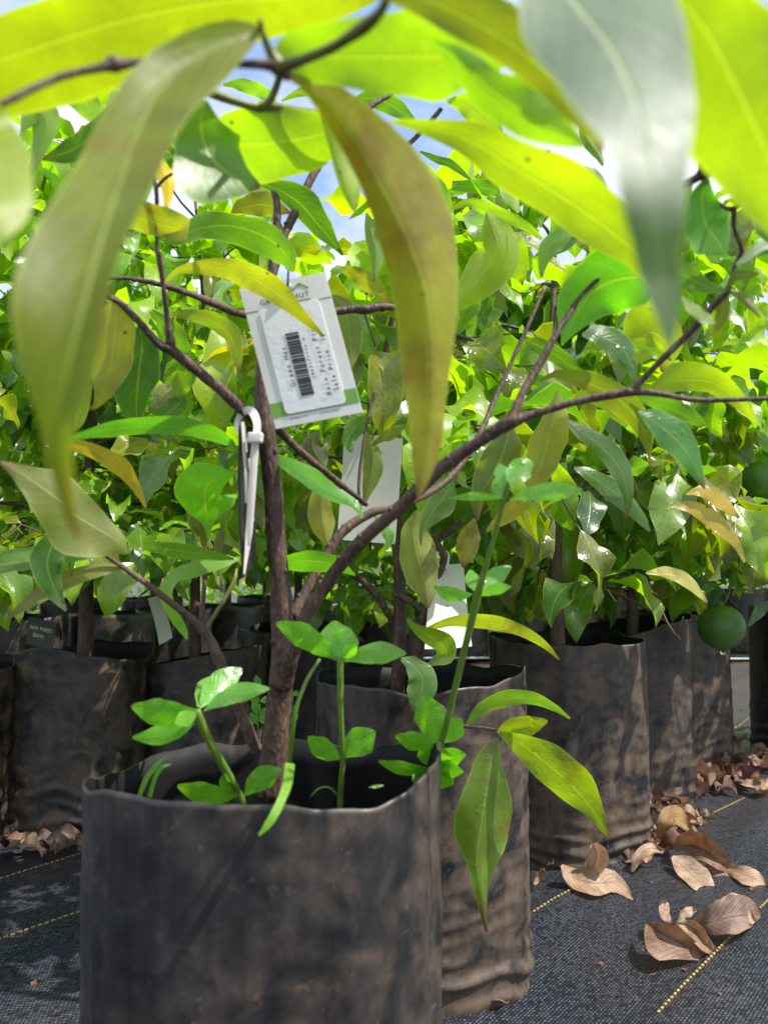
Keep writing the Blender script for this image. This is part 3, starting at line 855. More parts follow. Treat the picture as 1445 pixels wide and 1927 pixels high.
def sapling(loc, z0, height, spread, seed, label, cat, group, meshes, palette, name='plum_sapling', nbr=9, zfoot=0.36, trunk_r=0.010, twig_leaves=7, cap=300, droop=0.45, lean=(0, 0), size=1.0, avoid=None, bark=M_BARK, bare=0.16, upbias=0.6):
    """trunk, branches and leaves one by one; leaves past CAP go into one foliage mesh"""
    R = random.Random(seed)
    root = empty(name, Vector(loc), label, cat, group)
    base = Vector((loc[0], loc[1], z0))
    N = 9
    tp = []
    for i in range(N + 1):
        t = i / N
        w = Vector((noise.noise(Vector((seed, t * 2.3, 0))), noise.noise(Vector((seed + 9, t * 2.3, 4))), 0)) * 0.07 * t * height
        tp.append(base + Vector((lean[0] * t, lean[1] * t, height * t * 0.93)) + w)
    m = MB()
    m.tube([base - Vector((0, 0, 0.03))] + tp, [trunk_r * 1.25] + [trunk_r * (1.15 - 0.9 * (i / N) ** 0.8) + 0.0006 for i in range(N + 1)], 9, 0.25)
    m.build('trunk', bark, root)
    slots = []
    ga = R.uniform(0, 6.28)
    for b in range(nbr):
        t = bare + (1 - bare) * (b + R.uniform(0.1, 0.9)) / nbr
        i = min(int(t * N), N - 1)
        p0 = tp[i].lerp(tp[i + 1], t * N - i)
        ga += 2.4 + R.uniform(-0.4, 0.4)
        el = R.uniform(0.25, 0.75) * upbias + 0.25 * t
        L = spread * (1.15 - 0.55 * t) * R.uniform(0.75, 1.2)
        dirh = Vector((math.cos(ga), math.sin(ga), 0))
        pts = []
        for k in range(8):
            s = k / 7
            pts.append(p0 + dirh * L * s * (1 - 0.10 * s) + Vector((0, 0, L * (math.tan(el) * s - droop * 0.9 * s * s))) + Vector((noise.noise(Vector((seed + b, s * 3, 1))), noise.noise(Vector((seed + b, s * 3, 5))), 0)) * 0.06 * L)
        r0 = trunk_r * (0.42 - 0.16 * t)
        mb = MB()
        mb.tube(pts, [max(r0 * (1 - 0.8 * k / 7), 0.0011) for k in range(8)], 6, 0.2)
        # side twigs belong to the branch
        twigs = [(pts, 0.35)]
        for q in range(3):
            s = 0.30 + 0.22 * q + R.uniform(-0.06, 0.06)
            k = min(int(s * 7), 6)
            c = pts[k].lerp(pts[k + 1], s * 7 - k)
            sd = (1 if q % 2 else -1)
            side = Vector((-dirh.y, dirh.x, 0)) * sd
            l2 = L * (0.62 - 0.3 * s) * R.uniform(0.8, 1.2) + 0.05
            tw = []
            for n in range(5):
                f = n / 4
                tw.append(c + (dirh * 0.65 + side * 0.75).normalized() * l2 * f + Vector((0, 0, l2 * (R.uniform(0.1, 0.55) * f - droop * 0.8 * f * f))))
            mb.tube(tw, [max(r0 * 0.45 * (1 - 0.7 * n / 4), 0.0009) for n in range(5)], 5, 0.15)
            twigs.append((tw, 0.15))
        mb.build('branch', bark, root)
        for tw, st in twigs:
            npair = twig_leaves if tw is pts else max(3, twig_leaves - 2)
            for n in range(npair):
                f = st + (1 - st) * (n + 0.5 + R.uniform(-0.25, 0.25)) / npair
                x = f * (len(tw) - 1); k = min(int(x), len(tw) - 2)
                c = tw[k].lerp(tw[k + 1], x - k)
                dv = (tw[k + 1] - tw[k]).normalized()
                sidev = dv.cross(Vector((0, 0, 1)))
                if sidev.length < 0.05: sidev = Vector((1, 0, 0))
                sidev.normalize()
                for sg in (-1, 1):
                    if R.random() < 0.10: continue
                    ax = dv * R.uniform(0.25, 0.85) + sidev * sg * R.uniform(0.5, 1.0) + Vector((0, 0, R.uniform(-1.0, 0.25) * droop * 2.0))
                    slots.append((c, ax.normalized(), R.random()))
            slots.append((tw[-1], ((tw[-1] - tw[-2]).normalized() + Vector((0, 0, -droop * 0.8))).normalized(), R.random()))
    slots = [s for s in slots if s[0].z > zfoot and not clear(s[0])]
    camp = Vector((0, 0, CAM_H))
    slots.sort(key=lambda s: (s[0] - camp).length)
    left, fv, ff, fuv, tint = [], [], [], [], []
    for i, (c, ax, q) in enumerate(slots):
        up = Vector((R.uniform(-0.5, 0.5), R.uniform(-0.5, 0.5), 1.0)).normalized()
        M = frame(ax, up) @ Matrix.Diagonal((size * R.uniform(0.7, 1.15),) * 3 + (1,))
        me = meshes[R.randrange(len(meshes))]
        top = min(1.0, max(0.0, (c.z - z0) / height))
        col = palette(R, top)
        if i < cap:
            o = bpy.data.objects.new('leaf', me)
            COL.objects.link(o)
            o.parent = root
            M.translation = c - Vector(loc)
            o.matrix_basis = M
            o.color = (*col, 1)
        else:
            n0 = len(fv)
            fv += [M @ v.co + c for v in me.vertices]
            ff += [tuple(n0 + k for k in p.vertices) for p in me.polygons]
            u0 = {l.vertex_index: tuple(me.uv_layers[0].data[l.index].uv) for l in me.loops}
            fuv += [u0[k] for k in range(len(me.vertices))]
            tint += [R.random()] * len(me.vertices)
    if fv:
        me = mesh('foliage', fv, ff, fuv)
        at = me.attributes.new('tint', 'FLOAT', 'POINT')
        at.data.foreach_set('value', tint)
        o = link('foliage', me, meshes[0].materials[0], root)
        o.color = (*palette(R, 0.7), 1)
        tag(o, kind='stuff')
    return root

def pal(weights):
    cols, ws = zip(*weights)
    def f(R, top):
        c = R.choices(cols, ws)[0]
        k = R.uniform(0.8, 1.2)
        return tuple(min(1, x * k) for x in c)
    return f
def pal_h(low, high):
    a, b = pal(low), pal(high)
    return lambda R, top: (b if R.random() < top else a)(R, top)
def clear(c):
    """keeps hanging things free of leaves that would grow right in front of them"""
    v = c - Vector((0, 0, CAM_H))
    d = v.y * CP + v.z * SP
    z = -v.y * SP + v.z * CP
    if d < 0.2: return True
    x, y = CX + v.x / d * FPX, CY - z / d * FPX
    for (x0, y0, x1, y1, dd) in ((1250, 1015, 1440, 1260, 1.4), (1300, 1090, 1420, 1260, 2.4), (1140, 930, 1225, 1215, 1.42), (1005, 890, 1080, 1215, 1.17), (770, 1020, 920, 1260, 0.95), (600, 790, 790, 1060, 0.86), (1385, 850, 1470, 960, 1.4), (240, 1090, 350, 1230, 1.4), (20, 1130, 140, 1240, 1.2)):
        if x0 < x < x1 and y0 < y < y1 and d < dd: return True
    return False
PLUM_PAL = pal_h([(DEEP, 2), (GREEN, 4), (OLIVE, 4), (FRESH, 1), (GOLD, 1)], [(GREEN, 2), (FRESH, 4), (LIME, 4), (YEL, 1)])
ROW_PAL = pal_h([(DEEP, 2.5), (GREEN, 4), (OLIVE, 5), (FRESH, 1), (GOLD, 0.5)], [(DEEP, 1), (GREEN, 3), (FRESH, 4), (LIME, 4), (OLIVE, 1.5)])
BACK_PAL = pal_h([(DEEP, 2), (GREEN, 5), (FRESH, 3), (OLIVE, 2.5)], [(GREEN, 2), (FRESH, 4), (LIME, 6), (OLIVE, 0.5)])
CIT_PAL = pal([(DEEP, 6), (GREEN, 4), (FRESH, 1)])

# ------------------------------------------------------------------ the nearest sapling
def hero(root, ctrl, kl, kr, col, under=False, mat=None, n=22, m=4, curl=0.0, wave=0.0, name='leaf', seed=0):
    """one large leaf: rows of (x, y, distance, half width left of travel, half width right of travel) from base to tip;
    kl / kr = how far each margin leans away from the eye per unit of half width"""
    rows = cat_rom(ctrl, n)
    vs, uv = [], []
    for i, (x, y, d, a, b) in enumerate(rows):
        x0, y0 = rows[max(i - 1, 0)][:2]
        x1, y1 = rows[min(i + 1, n)][:2]
        tx, ty = x1 - x0, y1 - y0
        L = math.hypot(tx, ty) or 1.0
        nx, ny = ty / L, -tx / L
        t = i / n
        wv = min(1.0, 5 * t * (1 - t))
        a *= 1 + wv * (0.055 * math.sin(13 * t + seed * 1.7) + 0.035 * math.sin(29 * t + seed))
        b *= 1 + wv * (0.055 * math.sin(12 * t + seed * 2.9 + 1) + 0.035 * math.sin(27 * t + seed * 0.6))
        a, b = max(a, 0.4), max(b, 0.4)
        for j in range(-m, m + 1):
            q = j / m
            wpx = (a if q > 0 else b) * abs(q)
            k = kl if q > 0 else kr
            sgn = 1 if q > 0 else -1
            dd = k * wpx * d / FPX + curl * (wpx * d / FPX) * abs(q) + (0.16 * wpx * d / FPX * math.sin(t * 15 + seed * 1.3 + (2 if q > 0 else 0)) + wave * 0.004 * math.sin(t * 11 + seed + q)) * q * q
            # stay on the line of sight so that the outline keeps its place
            vs.append(P(x + nx * wpx * sgn, y + ny * wpx * sgn, d + dd))
            uv.append((t, 0.5 + 0.5 * q))
    c = 2 * m + 1
    fs = []
    for i in range(n):
        for j in range(2 * m):
            fs.append((i * c + j, (i + 1) * c + j, (i + 1) * c + j + 1, i * c + j + 1))
    # upper face towards or away from the camera
    camp = Vector((0, 0, CAM_H))
    sc = 0.0
    for f in fs:
        p = [vs[k] for k in f]
        nn = (p[2] - p[0]).cross(p[3] - p[1])
        sc += nn.dot(camp - p[0])
    if (sc > 0) == under:
        fs = [f[::-1] for f in fs]
    o = link(name, mesh(name, vs, fs, uv), mat or M_LEAF, root)
    o.color = (*col, 1)
    return o

def ptube(root, rows, mat, name='branch', n=18, seg=9, rough=0.22):
    """rows of (x, y, distance, width in pixels); woody ones get rings and leaf scars"""
    woody = mat in (M_BARK, M_TWIG)
    r = cat_rom(rows, n * 3 if woody else n)
    pts = [P(x, y, d) for x, y, d, w_ in r]
    rad = [max(w_, 0.6) * 0.5 * d / FPX * (0.7 if mat is M_STEM else 1) for x, y, d, w_ in r]
    m = MB()
    if woody:
        L, nxt = 0.0, 0.012
        for i in range(1, len(pts)):
            L += (pts[i] - pts[i - 1]).length
            if L > nxt:
                nxt = L + 0.022 + 0.014 * noise.noise(pts[i] * 50)
                rad[i] *= 1.12
                if rad[i] > 0.0016:
                    q = rad[i]
                    m.ball(pts[i] + Vector((q * 0.6 * (1 if len(m.v) % 2 else -1), -q * 0.5, q * 0.3)), q * 0.42, 7, 5)
    m.tube(pts, rad, seg, rough)
    return m.build(name, mat, root)

T = empty('plum_sapling', B0 + Vector((0, 0, 0.24)), 'nearest leafy sapling with price tag, its big leaves hanging over the view', 'sapling', 'plum saplings in grow bags')
# trunk and branches
tr_rows = [(508, 1500, .50, 56), (515, 1430, .50, 52), (524, 1330, .497, 47), (534, 1230, .493, 47), (530, 1140, .49, 42), (522, 1040, .487, 36), (515, 940, .485, 35), (506, 850, .483, 35), (497, 790, .482, 37), (497, 700, .486, 29), (508, 600, .492, 22), (512, 520, .497, 19), (519, 440, .50, 17), (521, 380, .502, 14), (500, 322, .505, 9)]
r = cat_rom(tr_rows, 60)
mb = MB()
pts = [P(x, y, d) for x, y, d, w_ in r]
rad = [w_ * 0.5 * d / FPX for x, y, d, w_ in r]
mb.tube(pts, rad, 16, 0.12)
for (i, s, k) in ((24, -1, .9), (30, 1, 1.0), (34, -1, .8), (38, 1, .9), (20, 1, .8), (27, 1, .7), (14, -1, .8)):   # knots of shed leaves
    q = pts[i]; rr = rad[i]
    mb.ball(q + Vector((s * rr * 0.72, -rr * 0.60, 0)), rr * 0.30 * k, 8, 6, (1.0, 1.0, 1.5))
mb.build('trunk', M_BARK, T)
BR = lambda rows, mat=M_BARK, **k: ptube(T, rows, mat, **k)
BR([(527, 1290, .487, 44), (560, 1200, .475, 30), (600, 1120, .468, 26), (665, 1035, .455, 26), (740, 965, .44, 25), (830, 882, .425, 25), (930, 812, .41, 24), (962, 795, .406, 25), (1010, 778, .405, 15), (1100, 753, .40, 14), (1186, 738, .395, 16), (1240, 741, .392, 11), (1300, 752, .39, 10), (1380, 752, .388, 9), (1500, 748, .385, 8)], n=44)
BR([(958, 798, .407, 18), (985, 735, .412, 15), (1012, 690, .417, 16), (1040, 640, .42, 12), (1070, 592, .425, 11), (1095, 555, .43, 9), (1150, 500, .435, 7)], n=24)
BR([(1186, 740, .395, 13), (1215, 708, .392, 11), (1260, 662, .385, 12), (1300, 622, .378, 13), (1345, 572, .37, 14), (1372, 545, .365, 13)], n=22)
BR([(550, 1160, .492, 22), (585, 1095, .50, 18), (620, 1035, .508, 18), (650, 995, .512, 18), (700, 965, .52, 16), (760, 950, .53, 14), (840, 905, .55, 13), (895, 830, .57, 11), (940, 730, .59, 9), (990, 620, .60, 7), (1025, 540, .61, 6)], M_TWIG, n=36)
BR([(500, 1440, .515, 24), (472, 1385, .51, 22), (440, 1310, .505, 21), (410, 1235, .50, 20), (382, 1185, .495, 18), (330, 1140, .485, 13), (275, 1098, .475, 12), (210, 1052, .465, 9), (170, 1028, .46, 5)], M_TWIG, n=34)
BR([(380, 1185, .495, 10), (383, 1130, .50, 9), (388, 1070, .505, 9), (392, 1020, .51, 6)], n=14)
BR([(384, 1190, .495, 8), (415, 1140, .50, 8), (440, 1095, .505, 8), (446, 1070, .51, 5)], M_OLIVESTEM, n=14)
BR([(497, 800, .482, 24), (470, 782, .475, 22), (425, 742, .465, 21), (372, 698, .455, 20), (325, 660, .446, 22), (300, 648, .442, 16), (262, 605, .435, 14), (228, 572, .43, 12), (200, 556, .425, 9)], n=34)
BR([(325, 665, .446, 17), (317, 610, .44, 12), (308, 540, .432, 9), (300, 485, .425, 12), (296, 465, .424, 8), (296, 410, .418, 7), (294, 352, .41, 8), (282, 310, .405, 5)], n=26)
BR([(294, 354, .41, 7), (312, 335, .405, 6), (335, 322, .40, 4)], n=8)
BR([(205, 524, .44, 7), (250, 525, .445, 9), (305, 536, .45, 11), (350, 550, .46, 13), (400, 570, .475, 14), (450, 590, .495, 15), (520, 600, .53, 15), (590, 592, .55, 15), (660, 583, .56, 15), (690, 582, .562, 18), (745, 580, .57, 12), (830, 622, .60, 11), (890, 640, .61, 7)], n=44)
BR([(500, 780, .484, 24), (545, 830, .50, 15), (580, 862, .51, 14), (640, 910, .53, 12), (690, 950, .55, 8)], n=16)
BR([(512, 520, .498, 18), (535, 445, .505, 16), (560, 390, .51, 17), (590, 330, .515, 15), (612, 292, .52, 13), (640, 240, .53, 10), (760, 160, .55, 11), (860, 90, .55, 12), (910, 60, .55, 10), (960, 10, .55, 8)], n=36)
BR([(745, 295, .56, 9), (800, 240, .56, 9), (830, 205, .56, 9)], n=10)
# the twig overhead
BR([(-60, 225, .175, 12), (20, 188, .18, 13), (110, 146, .19, 14), (190, 128, .195, 18), (214, 121, .197, 32), (235, 120, .198, 22), (270, 116, .20, 13), (350, 116, .205, 12), (440, 120, .21, 13), (500, 122, .212, 20), (525, 130, .214, 30), (545, 146, .216, 18)], n=44, name='twig')
BR([(520, 130, .214, 26), (560, 116, .21, 20), (620, 92, .20, 19), (660, 68, .195, 22), (692, 45, .19, 26), (720, 15, .185, 20), (745, -40, .18, 18)], M_OLIVESTEM, n=24, name='twig')
BR([(530, 135, .214, 34), (508, 95, .212, 18), (494, 62, .208, 12), (490, 40, .20, 10)], M_OLIVESTEM, n=12, name='twig')
BR([(384, 170, .31, 18), (440, 190, .315, 16), (485, 203, .32, 14), (498, 200, .32, 18), (560, 208, .325, 16), (620, 218, .33, 15), (680, 235, .335, 12)], M_OLIVESTEM, n=20, name='twig')
BR([(490, 205, .32, 14), (508, 190, .318, 14), (520, 165, .315, 13), (528, 140, .31, 12)], M_OLIVESTEM, n=10, name='twig')
BR([(1520, 262, .33, 11), (1445, 288, .335, 12), (1390, 305, .34, 13), (1330, 322, .345, 26), (1310, 335, .348, 15), (1270, 358, .355, 13)], n=18, name='twig')
BR([(1322, 325, .345, 14), (1315, 295, .335, 11), (1310, 270, .32, 8)], n=8, name='twig')
BR([(1322, 325, .345, 12), (1328, 360, .352, 9), (1345, 380, .36, 7)], n=8, name='twig')
BR([(1420, 352, .35, 8), (1400, 372, .35, 8), (1380, 392, .352, 11), (1360, 388, .355, 7), (1335, 368, .36, 6)], n=12, name='twig')
BR([(1380, 392, .352, 10), (1381, 430, .356, 8), (1395, 470, .36, 9), (1382, 500, .365, 8), (1370, 545, .366, 9)], n=14, name='twig')

H = lambda *a, **k: hero(T, *a, **k)
# --- overhead, very near
H([(760, -70, .250, 4, 4), (690, -30, .247, 40, 60), (560, -5, .242, 66, 70), (400, 5, .236, 96, 75), (240, 35, .230, 118, 82), (80, 85, .225, 128, 80), (-80, 140, .221, 100, 60), (-220, 200, .218, 5, 5)], 0.9, -0.8, YEL, True, seed=1)
H([(495, 58, .206, 4, 5), (455, 68, .200, 36, 34), (390, 98, .194, 66, 52), (312, 155, .184, 74, 62), (262, 245, .170, 66, 84), (230, 340, .156, 54, 96), (195, 450, .142, 42, 120), (165, 560, .134, 40, 140), (138, 660, .130, 52, 110), (114, 760, .129, 36, 52), (112, 860, .130, 25, 25), (130, 960, .131, 12, 12), (148, 1012, .132, 3, 3)], -0.55, -0.35, (0.070, 0.098, 0.006), False, mat=M_DULL, seed=2)
H([(-40, 150, .150, 3, 3), (-20, 240, .158, 44, 30), (-4, 310, .146, 66, 50), (2, 380, .136, 58, 60), (-30, 450, .132, 30, 40), (-60, 520, .133, 3, 3)], 0.6, -0.5, YEL, True, mat=M_LEAF, seed=3)
H([(520, 138, .214, 3, 3), (555, 110, .218, 50, 40), (640, 105, .222, 70, 62), (740, 105, .226, 80, 76), (830, 105, .228, 75, 80), (900, 110, .23, 40, 45), (960, 118, .232, 3, 3)], -0.7, 0.6, LIME, True, seed=4)
H([(528, 136, .215, 7, 7), (572, 158, .222, 14, 10), (625, 205, .235, 52, 26), (690, 305, .248, 84, 30), (755, 430, .255, 98, 42), (800, 550, .258, 60, 62), (812, 660, .258, 42, 62), (812, 760, .257, 28, 50), (806, 850, .255, 20, 34), (795, 910, .253, 9, 14), (786, 940, .252, 2, 2)], 0.6, 0.25, (0.128, 0.128, 0.005), True, mat=M_BLOTCH, seed=5)
H([(735, 228, .265, 4, 3), (800, 240, .267, 16, 14), (880, 262, .27, 34, 30), (960, 310, .272, 50, 48), (1050, 365, .274, 72, 50), (1130, 420, .276, 62, 46), (1195, 475, .278, 42, 30), (1228, 530, .279, 12, 16), (1242, 560, .28, 3, 3)], -0.75, 0.55, YEL, True, seed=6)
H([(815, 78, .21, 5, 5), (860, 110, .212, 24, 22), (910, 160, .214, 40, 38), (960, 200, .216, 62, 40), (1020, 235, .218, 48, 38), (1070, 258, .22, 22, 20), (1098, 274, .222, 4, 4)], -0.2, 0.7, FRESH, False, mat=M_WAX, seed=7)
H([(1010, -120, .17, 10, 10), (1070, -10, .156, 130, 110), (1150, 90, .140, 160, 120), (1195, 190, .127, 118, 105), (1222, 300, .119, 74, 72), (1232, 400, .117, 54, 56), (1240, 500, .121, 44, 40), (1252, 590, .123, 24, 20), (1262, 660, .125, 3, 3)], 0.5, -0.45, (0.05, 0.085, 0.04), False, mat=M_SILVER, seed=8)
H([(1180, -120, .155, 8, 8), (1250, -40, .156, 60, 60), (1330, 60, .158, 110, 110), (1395, 180, .16, 120, 130), (1450, 300, .163, 90, 120), (1500, 420, .166, 40, 60), (1530, 520, .168, 4, 4)], -0.5, 0.6, YEL, True, seed=9)
H([(690, -20, .18, 8, 8), (790, -5, .182, 40, 34), (890, 40, .186, 60, 42), (985, 100, .19, 70, 44), (1060, 170, .195, 60, 36), (1110, 240, .20, 26, 18), (1132, 285, .203, 3, 3)], -0.5, 0.4, OLIVE, True, seed=10)
# --- behind them
H([(690, 232, .32, 4, 3), (640, 240, .322, 36, 24), (580, 258, .325, 66, 56), (510, 268, .328, 74, 72), (450, 270, .33, 66, 66), (405, 275, .332, 40, 44), (385, 280, .334, 3, 3)], 0.7, -0.55, LIME, True, seed=11)
H([(386, 190, .31, 6, 6), (378, 230, .315, 44, 30), (385, 270, .32, 60, 62), (410, 310, .322, 58, 90), (450, 338, .325, 32, 40), (490, 352, .328, 4, 4)], 0.4, -0.6, GREEN, False, mat=M_WAX, seed=12)
H([(598, 175, .30, 4, 4), (612, 230, .305, 22, 6), (632, 290, .31, 36, 10), (650, 345, .312, 30, 12), (664, 385, .314, 12, 8), (668, 400, .315, 2, 2)], 0.5, 0.2, YEL, True, seed=13)
H([(490, 345, .50, 3, 3), (525, 358, .50, 20, 12), (565, 385, .505, 36, 20), (600, 425, .51, 24, 20), (630, 460, .515, 8, 8), (645, 480, .52, 2, 2)], -0.5, 0.5, DEEP, False, seed=14)
H([(306, 458, .425, 2, 2), (330, 448, .428, 12, 14), (385, 428, .435, 30, 24), (440, 425, .442, 22, 34), (500, 445, .45, 26, 34), (540, 480, .455, 18, 26), (552, 512, .458, 3, 3)], -0.55, 0.6, (0.055, 0.12, 0.014), True, seed=15)
H([(308, 535, .45, 2, 2), (335, 510, .445, 6, 6), (390, 502, .44, 16, 16), (440, 508, .437, 20, 20), (490, 530, .435, 24, 26), (530, 558, .434, 22, 20), (560, 588, .435, 14, 12), (590, 615, .436, 7, 6), (608, 632, .437, 2, 2)], -0.6, 0.5, (0.16, 0.17, 0.012), True, mat=M_OLD, seed=16)
H([(296, 440, .422, 2, 2), (340, 432, .42, 24, 10), (300, 420, .418, 34, 26), (250, 408, .415, 26, 22), (215, 400, .413, 4, 4)][::-1], -0.5, 0.5, (0.15, 0.17, 0.014), True, mat=M_OLD, seed=17)
H([(300, 352, .41, 3, 3), (340, 345, .415, 10, 10)], 0, 0, GREEN, True, seed=18) if False else None
H([(215, 555, .43, 3, 3), (220, 590, .432, 30, 28), (215, 640, .435, 42, 36), (208, 690, .438, 36, 38), (195, 735, .44, 20, 18), (182, 762, .442, 7, 6), (168, 770, .443, 2, 2)], 0.35, 0.3, (0.16, 0.15, 0.018), True, mat=M_OLD, seed=19)
H([(262, 610, .44, 3, 3), (268, 650, .445, 30, 20), (262, 700, .452, 38, 34), (258, 750, .458, 24, 42), (258, 790, .463, 10, 20), (256, 815, .465, 2, 2)], 0.3, -0.5, DEEP, False, seed=20)
H([(170, 640, .43, 3, 3), (158, 690, .432, 14, 14), (160, 740, .435, 14, 14), (150, 790, .438, 10, 8), (140, 812, .44, 2, 2)], 0.3, 0.3, YEL, True, mat=M_OLD, seed=21)
H([(322, 590, .44, 3, 3), (360, 594, .445, 12, 10), (400, 604, .45, 18, 14), (432, 630, .452, 20, 14), (446, 665, .453, 12, 12), (450, 700, .454, 2, 2)], -0.5, 0.6, (0.085, 0.12, 0.018), True, seed=22)
H([(316, 560, .45, 3, 3), (285, 585, .46, 4, 6), (320, 620, .465, 20, 16), (350, 655, .47, 10, 10), (358, 672, .47, 2, 2)][1:], -0.3, 0.4, GREEN, True, seed=23)
H([(330, 672, .45, 3, 3), (352, 690, .455, 20, 10), (338, 725, .46, 22, 16), (330, 752, .462, 4, 4)], 0.2, -0.4, (0.07, 0.13, 0.03), False, seed=24)
H([(345, 740, .465, 3, 3), (335, 762, .465, 18, 20), (305, 785, .462, 16, 18), (288, 795, .46, 3, 3)], 0.4, -0.4, DEEP, False, seed=25)
H([(450, 850, .455, 2, 2), (420, 828, .452, 8, 14), (360, 810, .448, 12, 24), (290, 802, .444, 14, 18), (210, 808, .44, 14, 14), (150, 822, .437, 6, 8), (115, 836, .435, 2, 2)], 0.55, -0.7, (0.06, 0.18, 0.016), True, seed=26)
H([(275, 955, .45, 2, 2), (255, 915, .448, 9, 10), (225, 875, .445, 18, 16), (180, 850, .442, 14, 14), (125, 836, .438, 10, 12), (80, 830, .435, 3, 3)], 0.4, -0.4, GOLD, False, mat=M_OLD, seed=27)
H([(242, 1042, .40, 3, 3), (215, 1015, .395, 40, 20), (150, 975, .388, 70, 44), (95, 930, .38, 48, 46), (45, 895, .375, 20, 22), (2, 870, .372, 3, 3)], -0.3, 0.5, (0.085, 0.105, 0.020), True, mat=M_OLD, seed=28)
H([(395, 1022, .51, 2, 2), (392, 985, .508, 10, 10), (388, 955, .50, 40, 52), (385, 925, .492, 55, 60), (400, 905, .485, 40, 30), (440, 890, .48, 3, 3)], -0.5, 0.5, (0.075, 0.21, 0.016), True, seed=29)
H([(450, 1052, .51, 2, 2), (420, 1060, .505, 8, 16), (370, 1072, .50, 14, 16), (330, 1085, .495, 12, 14), (314, 1115, .493, 10, 14), (326, 1155, .493, 12, 10), (345, 1185, .494, 8, 8), (352, 1202, .495, 2, 2)], -0.4, 0.5, (0.105, 0.22, 0.016), True, seed=30)
H([(300, 1048, .475, 2, 2), (270, 1025, .47, 8, 10), (330, 1035, .478, 14, 14), (400, 1045, .485, 10, 10), (440, 1052, .49, 2, 2)][1:], -0.4, 0.5, GREEN, True, seed=31)
H([(130, 1060, .45, 3, 3), (105, 1010, .448, 20, 20), (90, 1060, .447, 30, 34), (105, 1110, .449, 14, 20), (125, 1150, .45, 2, 2)][1:], 0.3, -0.4, DEEP, False, seed=32)
H([(235, 1068, .47, 2, 2), (190, 1072, .465, 12, 12), (120, 1095, .46, 16, 18), (60, 1130, .455, 12, 14), (15, 1165, .452, 2, 2)], -0.4, 0.5, OLIVE, True, mat=M_OLD, seed=33)
H([(205, 1040, .47, 2, 2), (150, 1046, .462, 10, 10), (80, 1052, .455, 14, 24), (10, 1062, .45, 18, 22), (-50, 1090, .446, 3, 3)], -0.4, 0.4, GREEN, False, seed=34)
H([(506, 858, .485, 3, 3), (545, 875, .478, 14, 14), (590, 905, .472, 20, 16), (630, 930, .468, 14, 14), (665, 950, .466, 10, 6), (682, 975, .465, 2, 2)], 0.7, -0.3, (0.07, 0.21, 0.020), False, seed=35)
H([(500, 1072, .50, 3, 3), (530, 1062, .49, 10, 10), (580, 1055, .484, 20, 22), (630, 1062, .48, 14, 14), (668, 1082, .478, 2, 2)], -0.5, 0.6, (0.06, 0.17, 0.016), True, seed=36)
H([(618, 905, .56, 2, 2), (605, 940, .56, 18, 24), (608, 985, .56, 22, 24), (616, 1020, .56, 6, 8), (618, 1036, .56, 2, 2)], 0.4, 0.4, (0.14, 0.145, 0.03), True, mat=M_OLD, seed=37)
# --- right half of the tree
H([(1240, 520, .43, 4, 3), (1215, 520, .43, 52, 36), (1165, 525, .432, 62, 64), (1120, 545, .435, 58, 62), (1085, 590, .438, 34, 44), (1066, 630, .44, 10, 12), (1056, 650, .442, 2, 2)], 0.5, -0.5, (0.055, 0.17, 0.012), True, seed=38)
H([(1085, 430, .52, 2, 2), (1062, 442, .52, 14, 16), (1036, 462, .522, 20, 18), (1022, 492, .524, 10, 12), (1018, 522, .526, 2, 2)], -0.4, 0.5, (0.06, 0.14, 0.014), True, seed=39)
H([(985, 640, .47, 2, 2), (1010, 650, .47, 16, 14), (1050, 672, .473, 18, 16), (1085, 700, .476, 10, 8), (1116, 718, .478, 2, 2)], -0.5, 0.4, (0.05, 0.10, 0.02), False, seed=40)
H([(1095, 630, .46, 3, 3), (1125, 632, .46, 22, 16), (1165, 650, .463, 22, 30), (1188, 685, .466, 10, 18), (1196, 722, .468, 2, 2)], 0.55, -0.4, DEEP, False, seed=41)
H([(1170, 640, .48, 2, 2), (1205, 650, .485, 14, 14), (1235, 662, .49, 10, 8), (1262, 678, .492, 2, 2)], -0.4, 0.4, (0.09, 0.15, 0.015), True, seed=42)
H([(1018, 716, .44, 2, 2), (1050, 705, .44, 10, 8), (1110, 722, .44, 22, 18), (1165, 752, .441, 26, 26), (1205, 800, .443, 24, 16), (1220, 850, .445, 5, 5), (1222, 880, .446, 2, 2)], -0.55, 0.5, OLIVE, True, mat=M_OLD, seed=43)
H([(1200, 775, .42, 3, 3), (1225, 790, .42, 22, 14), (1265, 820, .423, 34, 30), (1300, 862, .426, 18, 24), (1325, 920, .43, 2, 2)], 0.6, -0.4, (0.032, 0.12, 0.02), False, seed=44)
H([(1062, 788, .46, 2, 2), (1090, 810, .46, 12, 12), (1130, 840, .463, 22, 16), (1165, 880, .466, 20, 20), (1180, 930, .468, 12, 10), (1178, 975, .47, 2, 2)], 0.5, -0.35, (0.035, 0.075, 0.02), False, seed=45)
H([(1080, 880, .48, 2, 2), (1110, 895, .48, 14, 12), (1160, 930, .485, 18, 18), (1200, 970, .49, 12, 12), (1222, 1000, .492, 2, 2)], 0.5, -0.4, (0.05, 0.11, 0.02), False, seed=46)
H([(1050, 735, .50, 3, 3), (1040, 790, .50, 30, 20), (1025, 850, .503, 34, 38), (1010, 900, .505, 20, 26), (1002, 945, .508, 2, 2)], 0.4, 0.3, (0.13, 0.145, 0.035), True, mat=M_OLD, seed=47)
H([(960, 800, .52, 3, 3), (950, 840, .52, 34, 30), (930, 890, .522, 34, 36), (905, 930, .524, 12, 22), (898, 980, .526, 2, 2)], 0.4, 0.3, (0.06, 0.09, 0.025), True, mat=M_OLD, seed=48)
